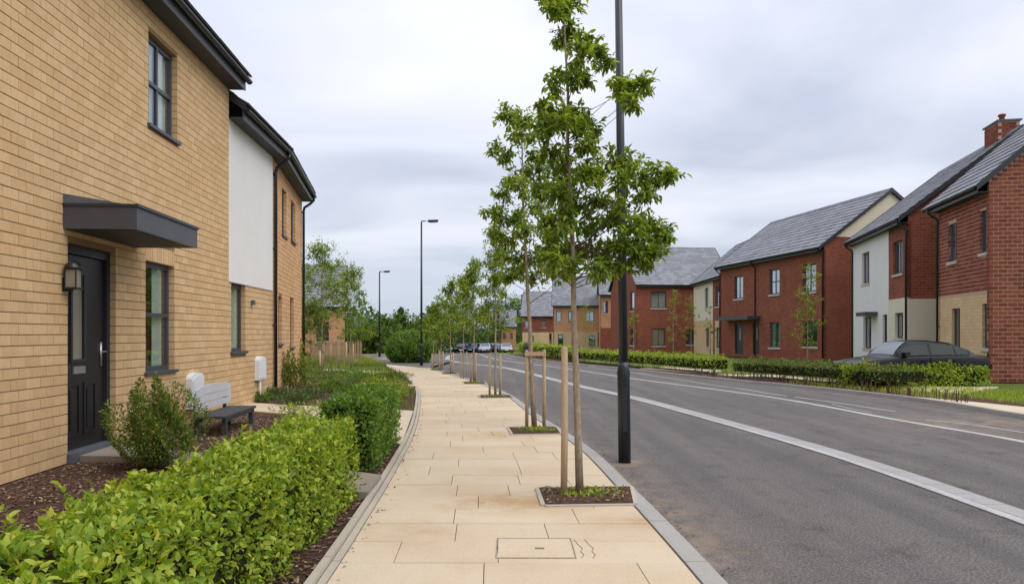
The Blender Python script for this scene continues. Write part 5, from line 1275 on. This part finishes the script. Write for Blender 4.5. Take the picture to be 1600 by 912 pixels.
def car_hedge():
    A = Vector(G(1322, 604)); B = Vector(G(1548, 604)); 
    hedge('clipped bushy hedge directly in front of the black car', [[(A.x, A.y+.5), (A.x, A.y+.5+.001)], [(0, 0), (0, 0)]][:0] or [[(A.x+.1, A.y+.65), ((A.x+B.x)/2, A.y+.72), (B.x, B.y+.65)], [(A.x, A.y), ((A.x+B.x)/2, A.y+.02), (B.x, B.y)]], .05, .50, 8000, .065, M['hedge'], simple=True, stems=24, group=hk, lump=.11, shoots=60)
car_hedge()
P = []
for i in range(5500):
    y = random.uniform(12.4, 20); P.append((KF(y)+random.uniform(.3 if y > 15 else 1.1, 3.4), y, -.02))
blades('right_ground_cover', np.array(P), .10, M['hedge'], 'low grassy ground cover beside the right kerb')
B = MB(); random.seed(4)
for i in range(130):
    y = random.uniform(14.2, 24); x = KF(y)+random.uniform(.28, .42); B.tube([(x, y, -.02), (x+random.uniform(-.03, .03), y, random.uniform(.12, .24))], .011, 4)
o = B.build('bed_twigs', M['twig'], None); tag(o, 'row of short bare twigs along the right bed edge', None, None, 'stuff')
def sapling(label, px, Y, ptop, w, n, m='lime', **k):
    auto_tree(label, px, 0, ptop, w, .13, int(n*1.6), 9, .22, name='sapling', Y=Y, X=at(px, Y), shape='col', cat='sapling', group='thin saplings in front of the right houses', r0=.03, z0=gz(Y), m=M[m], **k)
sapling('thin sapling before the last window of the twin doorway house', 1262, 30, 418, 60, 34)
sapling('sparse sapling left of the red house lower windows', 1052, 45, 452, 36, 16)
sapling('sparse sapling on the right part of the broad roofed red house', 1080, 47, 462, 34, 16)
sapling('small sapling before the orange brick house', 915, 60, 478, 34, 18)
sapling('little sapling by the red gable end near the lamp post', 990, 50, 480, 24, 10)
sapling('slender sapling near the cream fronted narrow house', 1110, 46, 470, 22, 9)

# ------------------------------------------------------------------ cars
def outw(o, ref):
    me = o.data; c = Vector((0, 0, 0)); nn_ = Vector((0, 0, 0))
    for p in me.polygons: c += p.center/len(me.polygons); nn_ += p.normal
    if nn_.dot(c-Vector(ref)) < 0: me.flip_normals()
def car(name, label, X, Y, z, ang, L=4.0, Wd=1.62, H=1.22, paint=None, group=None, detail=True, cat='car'):
    """saloon, front towards local -x"""
    t = thing(name, label, cat, (X, Y, z), ang, group)
    s = L/4.6; hs = H/1.45; ws = Wd/1.8
    st = [(-2.3, .52, .62, .80, .80), (-2.2, .40, .72, .86, .84), (-1.9, .30, .80, .90, .86), (-1.5, .20, .86, .90, .88), (-1.0, .20, .92, .90, .90), (-.95, .20, .93, .90, .90), (-.3, .20, .95, .90, .90), (.4, .20, .96, .90, .90), (1.0, .20, .97, .90, .90), (1.5, .22, .98, .89, .88), (1.9, .28, .97, .87, .85), (2.2, .36, .93, .83, .82), (2.3, .50, .86, .78, .78)]
    def R_(x):                                # roof height
        if x < -1.05 or x > 1.75: return None
        if x < -.35: u = (x+1.05)/.7; return .93+.48*math.sin(u*math.pi/2)**.9
        if x < .65: return 1.41+.04*math.sin((x+.35)/1.0*math.pi)
        u = (x-.65)/1.1; return .98+.43*math.cos(u*math.pi/2)**.85
    def itp(x, k):
        for i in range(len(st)-1):
            if st[i][0] <= x <= st[i+1][0]: f = (x-st[i][0])/(st[i+1][0]-st[i][0]); return st[i][k]*(1-f)+st[i+1][k]*f
        return st[-1][k]
    xs = sorted(set([a[0] for a in st]+list(np.linspace(-1.05, 1.75, 15)))); V = []; F = []
    for x in xs:
        zs, zb, wl, wb = itp(x, 1), itp(x, 2), itp(x, 3), itp(x, 4); r = R_(x); top = zb+.035 if r is None else max(r, zb+.035)
        c = min(1, max(0, (top-zb)/.45)); wr = wb-.24*c
        ring = [(0, zs), (wl*.9, zs), (wl, zs+.10), (wl+.01, (zs+zb)/2), (wb, zb-.04), (wb-.03, zb), (wr+(.02 if c > .2 else .0)-.03*(1-c)-.02, zb+(top-zb)*.86 if c > .2 else zb+.015), (wr-.12-.1*(1-c), top-.012), (wr*.5, top), (0, top+.004)]
        V += [(x*s, y*ws, z_*hs) for y, z_ in ring]+[(x*s, -y*ws, z_*hs) for y, z_ in ring[-2:0:-1]]
    m = 18; k = len(xs)
    for i in range(k-1):
        for j in range(m): a = i*m+j; b = i*m+(j+1) % m; F.append((a, a+m, b+m, b))
    F.append(tuple(range(m))); F.append(tuple((k-1)*m+j for j in range(m))[::-1])
    body = mesh('body', V, F, paint or M['carpaint'], t, True)
    bm = bmesh.new(); bm.from_mesh(body.data); bmesh.ops.recalc_face_normals(bm, faces=bm.faces)
    for e in bm.edges:
        if len(e.link_faces) == 2 and e.calc_face_angle(0) > .75: e.smooth = False
    bm.to_mesh(body.data); bm.free()
    def side(x, f, sg, off=.016):
        zb, wb = itp(x, 2), itp(x, 4); r = R_(x) or zb+.03; c = min(1, max(0, (r-zb)/.45)); wr = wb-.24*c
        y0, y1 = wb-.03, wr+.0-.0-.0; zt = zb+(r-zb)*.86
        return (x*s, sg*(y0+(y1-y0)*f+off)*ws, (zb+(zt-zb)*f)*hs)
    def fmax(x): return 1.0
    if detail or True:
        for sg in (-1, 1):
            Vp = []; n_ = 20
            for i in range(n_+1):
                x = -.93+2.42*i/n_; r = R_(x); zb = itp(x, 2); f1 = 1.0 if (r-zb) > .12 else .4
                Vp += [side(x, .04, sg, .022), side(x, f1*.97, sg, .022)]
            mesh('window_surround', Vp, [(2*i, 2*i+2, 2*i+3, 2*i+1) for i in range(n_)], M['roofbase'], t)
            for (xa, xb, n_) in ((-.82, .10, 8), (.18, .95, 7), (1.0, 1.42, 4)):
                Vp = []; Fp = []
                for i in range(n_+1):
                    x = xa+(xb-xa)*i/n_; r = R_(x); zb = itp(x, 2); f1 = .95 if (r-zb) > .12 else .3
                    Vp += [side(x, .10, sg, .034), side(x, f1*.94, sg, .034)]
                Fp = [(2*i, 2*i+2, 2*i+3, 2*i+1) if sg < 0 else (2*i, 2*i+1, 2*i+3, 2*i+2) for i in range(n_)]
                outw(mesh('side_window', Vp, Fp, M['carglass'], t), (0, 0, .5))
        for (xa, xb, nm, f) in ((-1.0, -.42, 'windscreen', 1), (1.0, 1.6, 'rear_window', -1)):
            Vp = []; n_ = 6
            for i in range(n_+1):
                x = xa+(xb-xa)*i/n_; r = R_(x); zb = itp(x, 2); c = min(1, max(0, (r-zb)/.45)); wr = itp(x, 4)-.24*c-(.13 if f > 0 else .22)-.05*(1-c)
                for q in (-1, -.5, 0, .5, 1): Vp.append((x*s, wr*q*ws, (r+.014-.012*abs(q)**2)*hs))
            Fp = [(i*5+j, (i+1)*5+j, (i+1)*5+j+1, i*5+j+1) for i in range(n_) for j in range(4)]
            outw(mesh(nm, Vp, Fp, M['carglass2'], t, True), (0, 0, 0))
    for (x, sg) in ((-1.38, -1), (-1.38, 1), (1.36, -1), (1.36, 1)):
        rr = .33*hs*1.0; y = sg*.86*ws
        wh = bpy.data.objects.new('wheel', None); link(wh, t); wh.location = (x*s, y, rr)
        w_ = MB(); w_.tube([(0, -.1, 0), (0, -.085, 0), (0, .085, 0), (0, .1, 0)], [rr*.9, rr, rr, rr*.9], 20); w_.build('tyre', M['tyre'], wh, True)
        w_ = MB(); yo = .104*sg; w_.tube([(0, yo*.98, 0), (0, yo*1.02, 0)], [rr*.62, rr*.62], 20)
        for kk in range(7):
            a = kk*2*math.pi/7; d = Vector((math.cos(a), 0, math.sin(a))); e = Vector((-math.sin(a), 0, math.cos(a)))*rr*.05; y_ = Vector((0, yo*1.12, 0))
            w_.face([tuple(d*rr*.08+e+y_), tuple(d*rr*.66+e+y_), tuple(d*rr*.66-e+y_), tuple(d*rr*.08-e+y_)])
        w_.build('rim', M['rim'], wh)
        ar = MB(); n_ = 14; R0, R1 = rr*1.08, rr*1.2
        for i in range(n_):
            a0, a1 = math.pi*i/n_, math.pi*(i+1)/n_; yy = y+sg*.06
            ar.face([(x*s+R0*math.cos(a0), yy, rr+R0*math.sin(a0)), (x*s+R1*math.cos(a0), yy, rr+R1*math.sin(a0)), (x*s+R1*math.cos(a1), yy, rr+R1*math.sin(a1)), (x*s+R0*math.cos(a1), yy, rr+R0*math.sin(a1))])
        ar.build('wheel_arch', M['black'], t)
    for sg in (-1, 1):
        MB().box(-2.24*s, -1.98*s, sg*.62*ws-.13, sg*.62*ws+.15, .62*hs, .76*hs).build('headlight', M['clear'], t)
        MB().box(-2.02*s, -1.86*s, sg*.80*ws-.06, sg*.80*ws+.10, .62*hs, .75*hs).build('indicator', M['amber'], t)
        MB().box(2.06*s, 2.27*s, sg*.68*ws-.12, sg*.68*ws+.13, .72*hs, .88*hs).build('tail_light', M['redlight'], t)
        mm = MB(); mm.box(-.78*s, -.62*s, sg*.93*ws-.07, sg*.93*ws+.09, .97*hs, 1.08*hs); mm.build('door_mirror', M['black'], t)
    MB().box(-2.36*s, -2.30*s, -.26, .26, .46*hs, .57*hs).build('number_plate', M['plate'], t)
    mm = MB()
    for q in (.0, ): mm.box(.13*s, .145*s, -.93*ws, -.915*ws, .3*hs, .93*hs)
    mm.build('door_gap', M['black'], t)
    for xh in (-.02, .95): MB().box((xh-.16)*s, xh*s, -.94*ws, -.915*ws, .80*hs, .83*hs).build('door_handle', paint or M['carpaint'], t)
    return t
M['carglass2'] = glass('car_screen_glass', (.1, .12, .12), .30, (.6, .66, .7))
Yc = 19.2; Xa, Xb = at(1322, Yc), at(1534, Yc)
car('parked_car', 'black saloon car parked behind the hedge before the white house', (Xa+Xb)/2, Yc+.2, -.03, R(2), L=Xb-Xa, Wd=1.5, H=zat(531, Yc)+.03)
random.seed(12)
far_c = [(701, 104, 'silver'), (711, 106, 'whitecar'), (720, 102, 'carpaint'), (730, 108, 'silver'), (740, 104, 'bluecar'), (750, 106, 'redcar'), (759, 102, 'silver'), (769, 108, 'carpaint'), (780, 104, 'bluecar'), (791, 100, 'silver')]
cn = {'silver': 'silver', 'whitecar': 'white', 'carpaint': 'black', 'redcar': 'dark red', 'bluecar': 'dark blue'}
for i, (px, Y, p) in enumerate(far_c):
    lab = '%s parked car in the distant row, %s from the left' % (cn[p], ('first', 'second', 'third', 'fourth', 'fifth', 'sixth', 'seventh', 'eighth', 'ninth', 'last, tenth')[i])
    car('parked_car', lab, at(px, Y), Y, gz(Y)-.1, R(90+random.uniform(-12, 12)), L=4.2, Wd=1.7, H=1.4, paint=M[p], group='cars parked at the far end of the road')
car('parked_car', 'dark red car far left beyond the third lamp post', at(583, 74), 74, gz(74), R(0), L=3.4, Wd=1.6, H=1.35, paint=M['redcar'])
car('parked_car', 'tiny white car at far left edge of the distant trees', at(566, 80), 80, gz(80), R(80), L=4, Wd=1.6, H=1.35, paint=M['whitecar'])
X, Y = G(788, 553); Y = 44; X = at(788.5, Y); o = MB().tube([(0, 0, 0), (0, 0, .6), (0, 0, .85)], [.22, .24, .2], 12).build('litter_bin', M['dark'], None, True); o.location = (X+1.4, Y, gz(Y)); tag(o, 'dark green bin beside the far right kerb', 'bin')

# ------------------------------------------------------------------ distance
random.seed(31)
ft = [(577, 62, 512, 70, 'tree_far'), (603, 70, 500, 62, 'tree_far'), (628, 78, 494, 60, 'tree_far'), (655, 84, 500, 66, 'tree_far'), (683, 90, 492, 62, 'tree_far'), (708, 105, 484, 66, 'tree_dark'), (735, 112, 480, 60, 'tree_far'), (762, 118, 470, 66, 'tree_dark'), (790, 124, 470, 70, 'tree_far'), (815, 126, 466, 60, 'tree_dark'), (838, 128, 462, 60, 'tree_far'), (560, 90, 512, 60, 'tree_dark'), (540, 70, 516, 60, 'tree_far'), (515, 66, 512, 60, 'tree_dark'), (668, 120, 486, 40, 'tree_dark'), (626, 110, 484, 22, 'tree_dark'), (590, 120, 502, 60, 'tree_dark'), (862, 130, 470, 60, 'tree_far')]
place = ['leftmost by the terrace end', 'left of the third lamp', 'above the round bush left', 'above the round bush right', 'right of the second lamp', 'behind the first parked cars', 'behind the middle parked cars', 'behind the white parked cars', 'above the road end', 'beside the far red house', 'behind the far red house', 'low and dark on the left', 'low beside the picket fence', 'behind the garden trees', 'tall dark one near the second lamp', 'pointed narrow conifer above the bush', 'dark one between the lamps', 'above the far red roof']
for (px, Y, pt, w, mk), pl in zip(ft, place):
    auto_tree('distant %s tree, %s' % ('dark' if mk == 'tree_dark' else 'mid green', pl), 0, 0, pt, w*1.15, .36, 60, 20, .08, name='distant_tree', Y=Y, X=at(px, Y), m=M[mk], group='trees beyond the far end of the street', shape='cone' if w < 30 else 'round', z0=gz(Y), r0=.16, wd=.7)
def hills():
    V = []; F = []; n = 60
    for i in range(n+1):
        x = -700+1300*i/n; h = 10+9*math.sin(i*.31+1)+5*math.sin(i*.83)+3*math.sin(i*2.1)
        V += [(x, 620, -3), (x, 660, max(2, h*.45)), (x, 720, max(4, h))]
    for i in range(n):
        for j in range(2): a = i*3+j; F.append((a, a+3, a+4, a+1))
    tag(mesh('hills', V, F, M['hill'], None, True), kind='structure')
hills()
# distant wood strip closing the view
P = []
n = 16000; a = RNG.uniform(-1, 1, n); Yv = RNG.uniform(150, 190, n); hgt = 4.2+1.6*np.sin(a*22)+1.1*np.sin(a*51+1)
P = np.stack([a*Yv*.9, Yv, gz(150)+RNG.random(n)**.7*hgt*1.3], 1); D = rdir(n)
o = leaves('x', P, D, rdir(n), .9, .8, M['tree_dark'], None, simple=True, stuffname='distant_wood'); tag(o, 'dark wood closing the view past the street', None, None, 'stuff')
bpy.context.view_layer.update()
